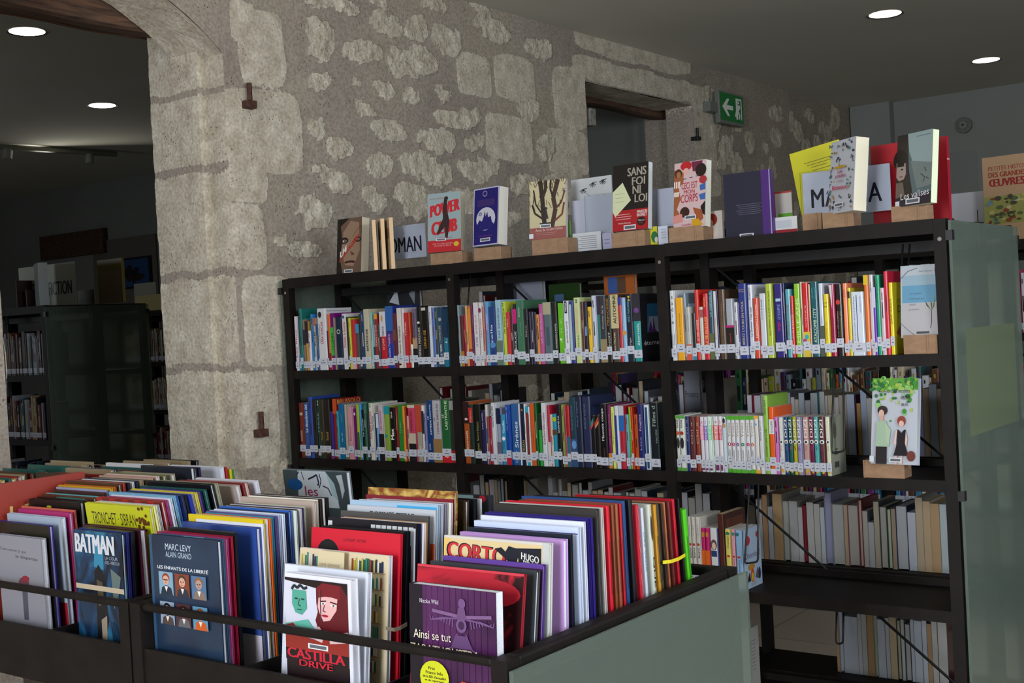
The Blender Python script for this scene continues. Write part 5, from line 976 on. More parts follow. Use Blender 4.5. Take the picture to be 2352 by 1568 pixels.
# ================================================================== the comic album bins
BX0, BX1 = 1.568, 2.385; RIM = .85; TR = .70
def binunit(y0, y1, label, panel):
    r = empty('album_bin', (BX0, y0, 0)); tag(r, label, 'display bin', 'comic album bins')
    W = BX1-BX0; Lh = y1-y0; sk = .032*Lh/1.0*0
    def pt(x, y, z): return (x, y, z)
    for x in (0.0, W-.035):
        for y in (0.0, Lh-.035): box('corner_post', x, y+.0005, .0, x+.035, y+.0345, RIM-.001, METAL, r)
    box('front_rail', .004, .035, RIM-.017, .022, Lh-.035, RIM-.001, METAL, r, bevel=.006)
    box('back_rail', W-.028, .035, RIM-.022, W-.004, Lh-.035, RIM-.001, METAL, r, bevel=.004)
    box('front_panel', .004, .035, TR-.07, .012, Lh-.035, TR+.055, METAL, r)
    box('back_panel', W-.012, .035, TR-.07, W-.004, Lh-.035, TR+.055, METAL, r)
    for y in (0.002, Lh-.034):
        box('side_rail', .035, y, RIM-.045, W-.035, y+.032, RIM, METAL, r, bevel=.006)
        box('side_panel', .035, y+.012, TR-.07, W-.035, y+.020, RIM-.046, METAL, r)
    box('tray', .013, .036, TR-.012, W-.013, Lh-.036, TR-.002, METAL2, r)
    for k in (.333, .667): box('divider', .03, Lh*k-.002, TR-.0015, W-.03, Lh*k+.002, TR+.05, METAL2, r)
    if panel:
        box('glass_side_panel', -.012, -.020, .28, W+.012, -.012, RIM-.012, FROST, r, bevel=.0012)
        for x in (.01, W-.03): box('glass_clip', x, -.022, .50, x+.02, -.0, .53, METAL2, r)
        for x in (.01, W-.03): box('glass_clip', x, -.022, .30, x+.02, -.0, .33, METAL2, r)
    b = MB(); b.tube([(.12, .3, .12), (.12, Lh-.3, .12)], .012); b.build('foot_bar', METAL2, r)
    return r
binunit(1.235, 2.245, 'black steel album bin with a green glass side, nearest the camera', True)
binunit(2.250, 3.255, 'black steel album bin left of the glass-sided one', False)
binunit(3.260, 4.0-.2, 'farther black album bin near the archway', False)

LEAN = {'a': [(1.5,15),(1.72,10),(1.85,2),(2.0,0),(2.4,-6)], 'b': [(1.5,7),(1.9,6),(2.1,1)], 'c': [(1.5,0),(2.3,0)], 'd': [(1.5,0),(1.655,0),(1.70,-9),(1.8,-12),(2.2,-11),(2.4,0)],
        'e': [(1.5,0),(1.7,-2),(1.9,-4),(2.3,-3)], 'f': [(1.5,0),(2.5,0)]}
YR_ = {'a': 1.285, 'b': 1.62, 'c': 1.985, 'd': 2.325, 'e': 2.645, 'f': 2.97}
WHERE = {'a': 'stack beside glass side', 'b': 'second stack from glass side', 'c': 'stack behind six portraits', 'd': 'stack behind jagged capitals',
         'e': 'stack right of red board', 'f': 'stack beyond the red board'}
def interp(tb, x):
    for (a, va), (b, vb) in zip(tb, tb[1:]):
        if x <= b: return va+(vb-va)*max(0, (x-a)/(b-a))
    return tb[-1][1]
PGW = 'dcdfe6'
def column(key, ents):
    """ents: (x, y of the front cover's top right corner, thickness, cover colour, options)"""
    Y = YR_[key]; L = []
    for e in ents:
        p = P(e[0], e[1], 'Y', Y); L.append([p.x, p.z, e])
    L.sort(key=lambda q: q[0])
    n = 0; XB = 1.598
    L = [[max(q[0], 1.600), q[1], q[2]] for q in L]
    for i, (x, z, e) in enumerate(L):
        op = e[4] if len(e) > 4 else {}
        gap = (L[i+1][0]-x if i+1 < len(L) else .03)*.94
        t = max(.0028, min(e[2], gap)); ln = math.radians(interp(LEAN[key], x)); h = (z-TR)/math.cos(ln)
        wd = op.get('w', rnd.uniform(.215, .232)); 
        if 'xl' in op: wd = min(.245, max(.16, P(op['xl'], e[1]-20, 'X', x).y-Y))
        xb = x-math.tan(ln)*(z-TR)
        if xb < XB: xb = XB; ln = math.atan2(x-xb, z-TR)
        n += 1
        XB = xb+t+.0004
        jy = rnd.uniform(-.004, .004) if 'xl' not in op else 0
        if op.get('right'):   # spine towards the glass side
            rt = math.pi/2; loc = Vector((xb+t, Y+jy, TR+.0004)); lean = ln
            r = book(wd, h, t, e[3], loc, rot=rt, lean=lean, pages=op.get('pg', PGW), hard=True, back=op.get('art'), spine=op.get('spine') or [('r',.3,.5,.7,.8,tint(e[3],.75))], gloss=.28)
        else:
            loc = Vector((xb, Y+jy+wd, TR+.0004))
            r = book(wd, h, t, e[3], loc, rot=-math.pi/2, lean=-ln, pages=op.get('pg', PGW), hard=op.get('hard', True), front=op.get('art'), gloss=.3)
        if op.get('ink'): art(r, 'cover_art', frame('front', wd, h, t), op['ink'])
        tag(r, op.get('label') or f"{'slim ' if t < .008 else ''}{cname(e[3])} comic album, {ordinal(n)} from the front, {WHERE[key]}", 'comic album', 'comic albums, '+WHERE[key]); r.name = 'comic_album'
def o(**k): return k
R_ = dict(right=True)
MC['cov_batman'] = node_mat('cov_batman_art', '0a1222', '2a6a8c', (14, 14, 9), 5, .3, 0, 60, .35, .68, 1.5, c3='123a5c')
MC['cov_comic'] = node_mat('cov_comic_art', '7a3a1c', 'c8a860', (22, 22, 30), 5, .3, 0, 60, .4, .62, 2.0, c3='9a7a38')
MC['cov_navy'] = node_mat('cov_navy_art', '16243a', '24384f', (5, 5, 5), 3, .28)
MC['cov_purple'] = node_mat('cov_purple_art', '2a1230', '5a2a5e', (6, 6, 4), 3, .3)
MC['cov_red'] = node_mat('cov_red_art', '2a1014', 'b01c30', (9, 9, 9), 4, .3, 0, 60, .45, .52, 1.0)
MC['cov_blue'] = node_mat('cov_blue_art', '22346e', '3a559c', (12, 12, 4), 4, .3)
MC['cov_mono'] = node_mat('cov_mono_art', '2a2e34', 'c8ccd2', (20, 20, 14), 4, .35, 0, 60, .46, .52, 1.5)
def rep(n, f): return [f(i) for i in range(n)]
# a: beside the glass
wing = []
for s in (-1, 1):
    for i in range(9):
        x0 = .62+s*.05; x1 = .62+s*(.10+.032*i)
        wing.append(('l',[(x0+s*.02*i,.66),(x1,.665-.004*i),(x1+s*.012,.60+.008*i)],.012,'6a4a78'))
    wing.append(('l',[(.62+s*.05,.68),(.62+s*.34,.70)],.03,'74547e')); wing.append(('l',[(.62+s*.05,.56),(.62+s*.12,.46),(.62+s*.18,.44)],.014,'6a4a78'))
def up(L, f):
    R = []
    for it in L:
        it = list(it)
        if it[0] in 'pl': it[1] = [(x, f(y)) for x, y in it[1]]
        elif it[0] == 'r': it[2], it[4] = f(it[2]), f(it[4])
        elif it[0] == 'e': it[4] *= f(1)-f(0); it[2] = f(it[2])
        else: it[4] *= f(1)-f(0); it[3] = f(it[3])
        R.append(tuple(it))
    return R
wing = up(wing, lambda v: v+.13)
zad = [('r',0,0,.16,1,'16101c'),('r',.16,0,1,1,'cov_purple')]+[('r',.2+.07*i,.0,.205+.07*i,1,'24102c') for i in range(11)]+wing+[('e',.62,.75,.06,.05,'6a4a78'),('e',.62,.75,.035,.03,'3a1e44'),('e',.63,.90,.04,.035,'6a4a78'),('p',[(.59,.87),(.66,.87),(.68,.79),(.57,.79)],'64446e'),
  ('p',[(.55,.68),(.69,.68),(.74,.59),(.5,.59)],'5a3c68'),('t','Nicolas Wild',.25,.89,.030,.22,'c8c0cc'),('t','Ainsi se tut',.28,.655,.06,.44,'ddd6c0'),('t','ZARATHOUSTRA',.42,.555,.06,.8,'e0d8b8',.02),
  ('e',.3,.36,.17,.12,'c8cc20'),('t','Prix',.27,.425,.022,.08,'1c1c10',.04),('t','France Info',.3,.395,.022,.2,'1c1c10',.04),('t','de la BD d’actualité',.3,.365,.018,.27,'1c1c10',.04),('t','et de reportage',.3,.338,.018,.22,'1c1c10',.04),('p',[(.5,.28),(.62,.37),(.75,.36),(.95,.22),(.9,.1),(.5,.1)],'b83a28')]
corto = [('r',0,0,1,1,'d2bd8e'),('r',0,0,.06,1,'d8b468'),('r',0,.985,1,1,'c8c4bc'),('r',.94,0,1,1,'b8bcb8'),('k','CORTO',.32,.905,.105,.57,'20102a',.07,-.02),('k','CORTO',.32,.905,.095,.55,'c02c30',.035,-.02),
  ('p',[(.5,.94),(.56,.955),(.6,.93),(.63,.965),(.7,.955),(.93,.965),(.93,.6),(.62,.6),(.66,.86),(.58,.9)],'141826'),('k','HUGO',.83,.905,.04,.16,'d8d8d0',.03,-.02),('k','PRATT',.86,.86,.04,.18,'d8d8d0',.03,-.02),('p',[(.7,.85),(.72,.9),(.74,.84)],'d0b860')]
column('a', [
 (1139,1369,.020,'2a1a2c', o(xl=940, art=zad, hard=False, label='dark purple paperback album with a winged emblem and yellow round sticker, front right')),
 (1204,1319,.008,'a01c2c', o(xl=957, art=[('r',0,0,1,1,'cov_red'),('e',.25,.8,.2,.1,'b01c30'),('e',.7,.86,.28,.09,'a81a2c'),('r',0,.985,1,1,'c83a48'),('p',[(.6,.4),(.95,.5),(.9,.2),(.55,.15)],'1a0e14')], label='red and black painted album right behind the purple one')),
 (1232,1311,.012,'3c4044', o(xl=986, art=[('r',0,0,1,1,'34383c')])),
 (1247,1297,.010,'4a2a80', o(xl=1018, art=[('r',0,0,1,1,'3a1834'),('r',0,.97,1,1,'5a3a90'),('t','LE',.42,.935,.05,.11,'e0e0e8',.04)])),
 (1262,1248,.012,'c4c4bc', o(xl=1003, art=corto, label='cream album with big red comic letters beside a black splash')),
 (1293,1240,.016,'b890cc', o(xl=1005)),(1311,1228,.006,'1c2430', o(xl=1035)),(1327,1212,.010,'c8d4ec', o(xl=1056, art=[('r',0,0,1,1,'c4d0ec'),('r',0,.96,1,.965,'2a2a70')])),
 (1340,1199,.007,'d4d8e4', o(xl=1060)),(1349,1192,.006,'241c6c', o(xl=1066)),(1357,1190,.005,'3a2a8a', o(xl=1075)),(1369,1170,.010,'33302f', o(xl=1093,art=[('r',0,0,1,1,'302e2c'),('r',.05,.95,.95,.955,'4a4640')])),(1380,1167,.008,'c0bcb8', o(xl=1100)),
 (1394,1163,.009,'c81c30', o(xl=1100,**R_)),(1405,1160,.006,'7a4028', o(**R_)),(1412,1158,.006,'8a4a30', o(**R_)),(1420,1157,.006,'b01c28', o(**R_)),(1430,1152,.010,'2a4c80', o(xl=1137,**R_)),(1443,1149,.011,'17141a', o(spine=[Wd('YSL','c8c8cc',.5,.25,.3,.04)],**R_)),
 (1461,1161,.012,'c02438', o(spine=[('l',[(.3,1),(.6,.9),(.3,.8),(.6,.7),(.3,.6),(.6,.5),(.3,.4),(.6,.3)],.12,'d88888')],**R_)),(1474,1167,.008,'c4ccdc', o(spine=[Wd('DES VOIX','5a7ab0',.5,.72,.4,.25)],**R_)),(1487,1159,.011,'b8bcb0', o(spine=[('e',.5,.85,.3,.08,'3a3c3a'),Wd("QUE JE FAIS",'1c1c28',.5,.42,.6,.5,.05)],**R_)),
 (1500,1160,.010,'c08a28', o(spine=[],**R_)),(1511,1158,.009,'4a4438', o(**R_)),(1520,1157,.005,'3a2c24', o(**R_)),(1527,1154,.005,'b06a4a', o(**R_)),(1535,1152,.005,'5a2a24', o(**R_)),(1545,1147,.008,'b01c2c', o(xl=1304,**R_)),(1556,1145,.004,'141216', o(**R_)),
 (1567,1170,.017,'4ab81c', o(pg='dfe4e8', label='bright green-backed album with white page block at the far end of the bin', **R_))])
# b
shelfart = [('r',0,0,1,1,'cfc0a0')]; rr = random.Random(12)
for k in range(7):
    zc = .875-.115*k
    for (xa, xb) in ((.02,.26),(.60,.95)):
        x = xa
        while x < xb:
            shelfart.append(('r',x,zc,x+.018,zc+rr.uniform(.07,.095),rr.choice(('1f5a4a','8a3a28','c8c090','2a7a6a','1a2a4a','b0a040','d0ccc0')))); x += .022
        shelfart.append(('r',xa-.01,zc-.008,xb+.02,zc-.002,'8a6a38'))
shelfart += [('r',.28,.60,.58,1,'cdbf9c'),('t','SOPHIE HENRIONNET',.42,.90,.022,.24,'6a6258'),('t','MATHOU',.42,.86,.025,.14,'5a5248')]
cast = [('r',0,0,1,1,'d4d6e6'),('r',.0,.02,.95,.96,'c6c8d8'),('p',[(.0,.95),(.95,.95),(.95,.8),(.5,.86),(.0,.92)],'1c1012'),
  ('p',[(.48,.86),(.6,.93),(.85,.92),(.95,.8),(.95,.3),(.52,.35),(.46,.5),(.5,.6),(.48,.7)],'5a141c'),('p',[(.52,.78),(.80,.78),(.78,.64),(.68,.52),(.58,.50),(.53,.58),(.50,.66)],'d8a8a8'),('p',[(.48,.86),(.58,.93),(.84,.91),(.84,.76),(.66,.79),(.52,.76)],'6e1820'),
  ('p',[(.55,.73),(.63,.74),(.63,.725),(.55,.715)],'3a1418'),('p',[(.69,.735),(.79,.72),(.79,.705),(.69,.72)],'3a1418'),('e',.585,.70,.035,.012,'e8e4e4'),('e',.735,.69,.04,.013,'e8e4e4'),('e',.585,.70,.014,.011,'3a5a58'),('e',.74,.69,.016,.012,'3a5a58'),('l',[(.61,.69),(.58,.62),(.62,.61)],.012,'7a3a40'),('e',.61,.565,.05,.014,'a8182c'),
  ('p',[(.12,.82),(.33,.82),(.34,.62),(.26,.54),(.16,.56),(.11,.66)],'4a9a88'),('l',[(.11,.82),(.15,.87),(.2,.84),(.24,.88),(.3,.84),(.35,.86)],.03,'1c2a30'),('e',.18,.72,.03,.01,'1c3a3a'),('e',.28,.72,.03,.01,'1c3a3a'),('l',[(.23,.72),(.21,.65),(.25,.64)],.012,'1c4a44'),('r',.19,.595,.27,.603,'1c3a3a'),
  ('p',[(.0,.42),(.35,.5),(.45,.4),(.3,.3),(0,.34)],'5aa898'),('p',[(.0,.4),(.12,.44),(.3,.3),(.46,.28),(.52,.42),(.62,.36),(.95,.42),(.95,.08),(.0,.08)],'8a2820'),('p',[(.45,.4),(.52,.44),(.6,.36),(.56,.26),(.46,.28)],'d0b0b4'),('p',[(.66,.36),(.95,.42),(.95,.3),(.68,.26)],'d0b0b4'),
  ('l',[(.55,.85),(.55,.5)],.01,'4a3a48')] [:28]+[('r',.0,.02,.95,.15,'1c1014'),('t','CASTILLA',.46,.10,.11,.86,'c01c34',.06),('t','DRIVE',.46,.0,.07,.5,'c01c34',.06)]+BARC(.5,.205,.3,.06)
column('b', [
 (806,1334,.018,'d6d8e4', o(xl=654, art=[('r',0,0,1,1,'d4d6e6'),('r',0,0,.95,.34,'1c1014')]+up(cast[1:], lambda v: 1-(1-v)*.69), label='white-bordered album with a red-haired woman and a green face, front')),
 (845,1316,.012,'d0d6e4', o(xl=652)),(894,1277,.010,'cfd0dc', o(xl=680, art=shelfart, label='cream album with drawn bookshelves, behind the red-haired woman')),
 (920,1227,.007,'cc1830', o(xl=690, art=[('r',0,0,1,1,'c41a30'),('t','LAURENT ASTIER',.5,.935,.02,.26,'3a1018',.01),('e',.20,.83,.13,.10,'14181a'),('t','FACE AU MUR',.5,.6,.08,.7,'e0d8d8',.03)], label='bright red album with a black round head shape')),
 (930,1222,.004,'111218'),(936,1221,.004,'15161c'),(942,1220,.004,'0f1016'),
 (957,1203,.006,'1a1a24', o(xl=717, art=[('r',0,0,1,1,'15141c'),('r',.0,.88,.05,.98,'c8ccd0'),('p',[(.05,.88),(.5,.98),(.6,.98),(.5,.88)],'0e0e14')]+[('r',.5+.06*i,.86,.55+.06*i,.975,'c0c4c8') for i in range(8)]+[('r',.95,.3,.995,.97,'b8bcc4')], label='black album with a row of white keys along its top')),
 (965,1203,.005,'1c1a3a'),(972,1202,.006,'d0d0d8'),(976,1200,.004,'a8805a'),(984,1186,.005,'4a4848', o(xl=746)),
 (1000,1172,.009,'b8bcc4', o(xl=756, art=[('r',0,0,1,1,'b4b9c2'),('r',.9,0,1,.8,'c8502c'),('t','FLORENCE CESTAC',.52,.955,.03,.5,'15182a',.05)], label='pale grey album with black capitals and an orange right edge')),
 (1006,1160,.006,'9ab8d0', o(xl=765, art=[('r',0,0,1,1,'98b4cc'),('r',.55,.95,.99,.985,'3a9acc')])),(1016,1158,.006,'d0d4e0'),(1026,1156,.007,'8a8694'),(1034,1155,.006,'d4d2cc'),
 (1040,1147,.005,'7a1c2c', o(xl=795)),(1044,1129,.010,'cov_comic', o(xl=798, label='golden brown painted album standing high behind the pale ones')),
 (1070,1150,.012,'3a2c1c'),(1092,1146,.006,'1a1c24'),(1104,1146,.006,'c0c4c8'),(1128,1138,.008,'2a2a30', o(xl=1045, art=[('r',0,0,1,1,'22242a'),('r',.1,.97,.7,.995,'7a9aa0'),('e',.85,.975,.06,.022,'a81c28')]))])
# c
def portrait(x0, y0, sky, hair, skin, coat, glasses=False):
    w_, h_ = .21, .165; cx = x0+w_*.5
    L = [('r',x0,y0,x0+w_,y0+h_,sky),('p',[(x0+.02,y0),(x0+.04,y0+.05),(cx,y0+.07),(x0+w_-.03,y0+.05),(x0+w_-.01,y0)],coat),('p',[(cx-.025,y0+.06),(cx+.025,y0+.06),(cx,y0+.02)],'d8d4cc'),
         ('e',cx,y0+.118,.055,.038,hair),('e',cx,y0+.105,.045,.034,skin),('e',cx-.018,y0+.108,.008,.005,'20181a'),('e',cx+.018,y0+.108,.008,.005,'20181a'),('r',cx-.014,y0+.085,cx+.014,y0+.088,'6a2a28'),('l',[(cx,y0+.105),(cx-.006,y0+.095)],.006,'7a4a3a')]
    if glasses: L += [('l',[(cx-.034,y0+.108),(cx+.034,y0+.108)],.008,'1a1a1a')]
    return L
marc = [('r',0,0,1,1,'cov_navy'),('r',0,0,.04,1,'2a4a68'),('t','MARC LEVY',.43,.925,.045,.38,'b8c4d0',.01),('t','ALAIN GRAND',.43,.87,.04,.38,'a8b8c8',.0),('t','LES ENFANTS DE LA LIBERTÉ',.48,.775,.03,.74,'d0d4dc',.03)]
for i in range(3):
    for j in range(2):
        marc += portrait(.12+i*.25, .575-j*.215, ['7a9cb4','7a3a28','4a6a8c','8a9ab0','4a2a30','5a8aa8'][i+3*j], ['8a3a1c','3a3428','8a5a2c','15151a','2a1814','7a4a28'][i+3*j], 'c89a84' if i != 2 or j else 'a88a80', ['1c2a3a','2a2c3a','7a6a60','4a3c38','5a5a60','c0561c'][i+3*j], i == 0)
column('c', [
 (488,1245,.016,'1c2c44', o(xl=342, art=marc, label='navy album with six small portraits in two rows, front of its stack')),
 (510,1239,.006,'34506c', o(xl=365, art=[('r',0,0,1,1,'2e4862'),('r',.4,.97,.72,1,'5a86a0')])),(516,1236,.008,'8a1a50'),(531,1233,.005,'a01c38'),(539,1224,.006,'141418', o(xl=385, art=[('r',0,0,1,1,'121216'),('t','VAMPIRES',.4,.93,.03,.6,'a82028',.05)])),
 (588,1213,.013,'2a3c80', o(xl=417, art=[('r',0,0,1,1,'cov_blue'),('r',.45,0,1,.25,'c0bcc8'),('r',.72,.32,1,1,'2a4690')])),(600,1204,.005,'d4d6e0'),(603,1194,.006,'d0b81c', o(xl=425, label='bright yellow album with a red hairline, third stack')),(610,1193,.004,'e0dce4'),(616,1191,.004,'d05a1c'),
 (622,1189,.007,'1f8aa0', o(xl=470)),(632,1186,.006,'5a4c8a'),(641,1184,.006,'a8b4d0'),(649,1181,.006,'ccd4e4', o(xl=490)),(657,1178,.004,'1c2a50', o(art=[('r',0,0,1,1,'1a2440')]+[('r',.3+.1*i,.955,.34+.1*i,.99,'c0c4b0') for i in range(6)])),
 (664,1174,.009,'2a5ab0'),(676,1173,.004,'d0d8d0'),(680,1171,.006,'121218'),(687,1169,.004,'c0c0c8'),(691,1167,.006,'4a3a5a'),(700,1165,.004,'c8d0b8'),
 (722,1152,.010,'b4a498', o(xl=545, art=[('r',0,0,1,1,'b09f94'),('r',.3,.93,.55,.95,'4a4048'),('r',.62,.91,.8,.93,'5a4a50')], label='beige album with a worn dark lettering line, high in the third stack')),(730,1148,.003,'d8d4c8'),(735,1146,.004,'2a2420'),(740,1145,.003,'d0ccc8'),(746,1144,.006,'1c1c24'),(752,1143,.003,'3a2c24')])
# d
bat = [('r',0,0,1,1,'cov_batman'),('p',[(.45,.95),(.62,.9),(.6,.7),(.4,.72)],'2a7a9c'),('p',[(.4,.68),(.5,.74),(.6,.66),(.66,.3),(.55,.1),(.4,.15),(.42,.45)],'0c0e16'),('p',[(.44,.62),(.56,.6),(.58,.45),(.46,.4)],'4a4238'),('p',[(.5,.3),(.62,.34),(.6,.1),(.5,.05)],'8a8070'),
  ('p',[(.75,.72),(.95,.66),(.88,.5),(.78,.4)],'5a6a68'),('r',0,.53,1,.57,'b8a890')]+[('l',[(.7+.03*i,.3),(.74+.03*i,.1)],.01,'1c2a38') for i in range(5)]+[('t','BATMAN',.44,.90,.15,.80,'c0c4cc',.05),('t','LA COUR',.78,.80,.025,.26,'9aa4b0',.01),('t','DES HIBOUX',.80,.765,.025,.3,'9aa4b0',.01)]
column('d', [
 (278,1227,.010,'cov_batman', o(xl=168, w=.18, art=bat, label='blue-black album with jagged white capitals and a rubber band')),
 (289,1223,.006,'24266a', o(w=.18)),(299,1222,.006,'1c1a3a', o(w=.18)),(307,1221,.005,'22301c', o(w=.18)),(321,1218,.016,'3a1424', o(xl=187)),
 (342,1166,.010,'b4b41c', o(xl=180, art=[('r',0,0,1,1,'b2b41e'),('t','TRONCHET · SIBRAN',.43,.90,.085,.68,'26260e',-.0)]+[('e',.88+rr.gauss(0,.05),.9+rr.gauss(0,.04),.018,.012,'5a3014') for i in range(24)], label='lime-yellow album with tall thin black capitals')),
 (352,1163,.006,'d8d0a0'),(360,1161,.006,'b8c0c8'),(369,1153,.010,'8a2420', o(xl=215, art=[('r',0,0,1,1,'962a22')]+[('r',.1+.2*i,.92,.2+.2*i,1,'6a2420') for i in range(5)])),(380,1150,.006,'a03a78'),(388,1146,.006,'c8ccd8'),
 (396,1141,.008,'6aa0c0', o(xl=236)),(405,1140,.006,'3a6ab0'),(413,1139,.007,'14204a'),(424,1138,.006,'141418'),(432,1137,.006,'2a3a9a'),(440,1136,.005,'c0b0a8'),(446,1134,.009,'c0b81c', o(xl=290)),
 (455,1131,.004,'6a4a8a'),(460,1129,.005,'1c1c60'),(468,1126,.008,'0f4a46', o(xl=306)),(482,1114,.010,'16161a', o(xl=317)),(493,1112,.008,'8a8a70'),
 (540,1118,.014,'a09088', o(label='plain grey-beige album leaning in the stack behind the blue-black album')),(556,1112,.010,'7a1c24', o(xl=382)),(562,1111,.005,'c8b8a8'),(567,1110,.005,'8a1430'),(585,1107,.012,'c4c4cc'),
 (795,1085,.016,'5a6468', o(xl=577, art=[('r',0,0,1,1,'3a4548'),('p',[(.24,1),(.68,1),(.8,.9),(.84,.7),(.2,.7)],'b0b8be'),('p',[(.68,1),(.8,.9),(.84,.75),(.76,.8)],'8fa6aa'),('e',.18,.88,.12,.05,'10457a'),('l',[(.3,.99),(.33,.92)],.01,'20203a'),('l',[(.4,.93),(.48,.95),(.54,.97),(.56,.9),(.54,.88)],.02,'20203a'),('l',[(.58,.98),(.6,.92),(.56,.86)],.012,'20203a'),('l',[(.62,.88),(.7,.86),(.74,.8)],.014,'20203a'),('l',[(.22,.96),(.26,.99)],.015,'20203a'),
   ('p',[(.84,.97),(.93,.98),(.95,.85),(.9,.78),(.88,.9)],'a8b0b4'),('t','les',.43,.83,.08,.2,'8a1440',.0)], label='tall grey album with a white line-drawn face and three red letters'))])
# e
column('e', [
 (93,1238,.014,'8a8a98', o(w=.19, art=[('r',0,0,1,1,'84848e'),('k',"C'est comme ça que",.35,.86,.035,.6,'24242c',0,-.01),('k','je disparais',.65,.80,.04,.5,'24242c',0,-.01),('e',.55,.55,.12,.06,'6a3a4a'),('p',[(.5,.5),(.62,.5),(.6,.2),(.5,.2)],'4a4a58'),('e',.6,.6,.08,.03,'8a2a34')], label='grey album with thin handwritten black lettering, far left front')),
 (111,1208,.010,'2a2480', o(art=[('r',0,0,1,1,'1c1810')])),(136,1190,.014,'a8b4c8', o(art=[('r',0,0,1,1,'9aa8ba'),('l',[(.2,.9),(.4,.85),(.6,.86)],.01,'20203a'),('r',.8,0,1,.3,'a01c30')], label='pale watercolour album in the far left stack')),
 (157,1178,.010,'a83070', o(art=[('r',0,0,1,1,'a02c64')])),(171,1172,.004,'c06050'),(185,1155,.012,'12120f', o(art=[('r',0,0,1,1,'100f0e'),('e',.4,.95,.05,.01,'a0a020')])),(200,1150,.006,'20140f'),(215,1144,.010,'5a3422', o(art=[('r',0,0,1,1,'4a2a1c'),('r',.3,.96,.85,.99,'2a7a7a')])),
 (226,1141,.007,'5aa0a8'),(238,1132,.006,'3a2420'),(246,1126,.004,'8a8aa8'),(254,1122,.008,'b88c1c'),(262,1119,.006,'a85a20'),(272,1112,.009,'4a3220'),(283,1110,.005,'a83a28'),(293,1109,.005,'1c1c2a'),(303,1107,.005,'c8c4c0'),(313,1105,.006,'1a2a4a'),(323,1104,.006,'8a7a60'),(333,1103,.006,'3a2c20'),
 (345,1099,.006,'a89080'),(357,1095,.010,'c4b8b0', o(art=[('r',0,0,1,1,'b0847a'),('r',.1,.96,.5,.99,'c8c0b8')])),(375,1092,.010,'6a6a48'),(395,1090,.012,'8a8470'),
 (437,1075,.016,'20242e', o(label='plain slate-black album standing high at the back of the far left stack')),(447,1074,.008,'181a22'),(456,1074,.006,'241c3c'),(505,1074,.014,'c4c8d4', o(label='plain white album standing high at the back of the far left stack')),(517,1073,.007,'9a1c18', R_),(526,1078,.007,'c0b020', R_),(534,1079,.007,'3a8a28', R_)])
# red board-like album standing crosswise
a = P(-60, 1120, 'Y', 2.90); b = P(195, 1085, 'Y', 2.90)
r = book(b.x-1.60, b.z-TR+.002, .012, '8a3024', Vector((1.60, 2.902, TR+.0005)), rot=0, hard=True, front=[('r',0,0,1,1,'8c3226'),('t','LE G',.55,.80,.07,.5,'c8a868',.0),('t','O',.52,.70,.07,.12,'c8a868',.0),('e',.95,.9,.03,.02,'c89a40')])
tag(r, 'large rust-red album standing crosswise at the left edge, gold lettering', 'comic album'); r.name = 'comic_album'
def tops(key, n, x0, x1, seed, z=(1.00, 1.05)):
    r = random.Random(seed); x = x0; k = 0
    while x < x1:
        t = r.uniform(.005, .013); k += 1; c = r.choice(('5a2a20','1c1c24','8a7a60','24344a','c0c0c4','3a2c20','7a2420','20504a','14141a','a08a50'))
        wd = r.uniform(.215, .23); b = book(wd, r.uniform(*z)-TR, t, c, Vector((x, YR_[key]+wd, TR+.0005)), rot=-math.pi/2, hard=True)
        tag(b, f"{cname(c)} comic album, {ordinal(k)} from the front, {WHERE[key]}", 'comic album', 'comic albums, '+WHERE[key]); b.name = 'comic_album'; x += t+.001
tops('f', 0, 1.95, 2.34, 5)
YR_['g'] = 3.32; WHERE['g'] = 'bin by the archway'
tops('g', 0, 1.66, 2.3, 6, (1.0, 1.04))
YR_['h'] = 1.62; 
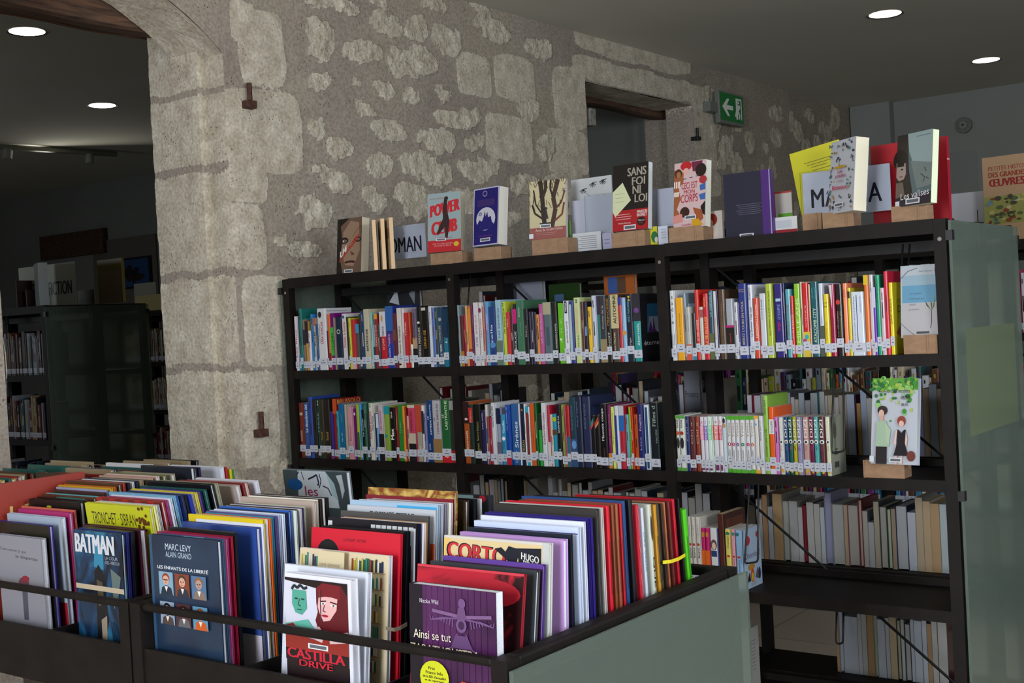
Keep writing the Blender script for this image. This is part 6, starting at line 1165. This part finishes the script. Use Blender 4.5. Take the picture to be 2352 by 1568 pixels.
# rubber bands
def band(pts, m, label):
    o_ = Vector(pts[0]); r = empty('rubber_band', o_); tag(r, label, 'rubber band'); b = MB()
    q = [Vector(p)-o_ for p in pts]
    for i in range(len(q)-1):
        A, C_ = q[i], q[i+1]; b.box(0,0,0,0,0,0) if False else None
        u = Vector((0,0,.0035)); b.quad([A-u, C_-u, C_+u, A+u])
        n = (C_-A).cross(Vector((0,0,1))).normalized()*.0012; b.quad([A-u+n, A+u+n, C_+u+n, C_-u+n]); b.quad([A+u, C_+u, C_+u+n, A+u+n]); b.quad([A-u+n, C_-u+n, C_-u, A-u])
    b.build('band', m, r)
Ya = YR_['a']-.006
band([P(1522,1291,'Y',Ya), P(1540,1289,'Y',Ya-.004), P(1558,1283,'Y',Ya-.004), P(1573,1274,'Y',Ya)], mat('d8c820', .5), 'yellow elastic band around albums near the far end of the bin')
Yb = YR_['b']-.006
band([P(886,1442,'Y',Yb+.0), P(905,1446,'Y',Yb-.004), P(920,1441,'Y',Yb-.004), P(934,1433,'Y',Yb)], mat('b8ac98', .6), 'beige elastic band around the red album')
# floor things seen lower left

# the many distant, mostly hidden books (back half, second shelving, next room) as one object
def absorb(roots, name, label):
    V_ = []; F_ = []; M_ = []; mats = []; mi = {}; Sm = []
    for r in roots:
        for o_ in [r]+list(r.children):
            me = o_.data; n0 = len(V_); mw = r.matrix_world
            V_ += [tuple(mw @ v.co) for v in me.vertices]
            idx = []
            for m_ in me.materials:
                if m_.name not in mi: mi[m_.name] = len(mats); mats.append(m_)
                idx.append(mi[m_.name])
            for p_ in me.polygons: F_.append(tuple(n0+i for i in p_.vertices)); M_.append(idx[p_.material_index])
        for o_ in list(r.children): bpy.data.objects.remove(o_)
        bpy.data.objects.remove(r)
    me = bpy.data.meshes.new(name); me.from_pydata(V_, [], F_)
    for m_ in mats: me.materials.append(m_)
    me.polygons.foreach_set('material_index', M_); me.update()
    o_ = link(name, me); tag(o_, label, 'books', kind='stuff'); return o_
absorb(ABS, 'background_books', 'rows of small books on the rear sides, second shelving and next room shelving')
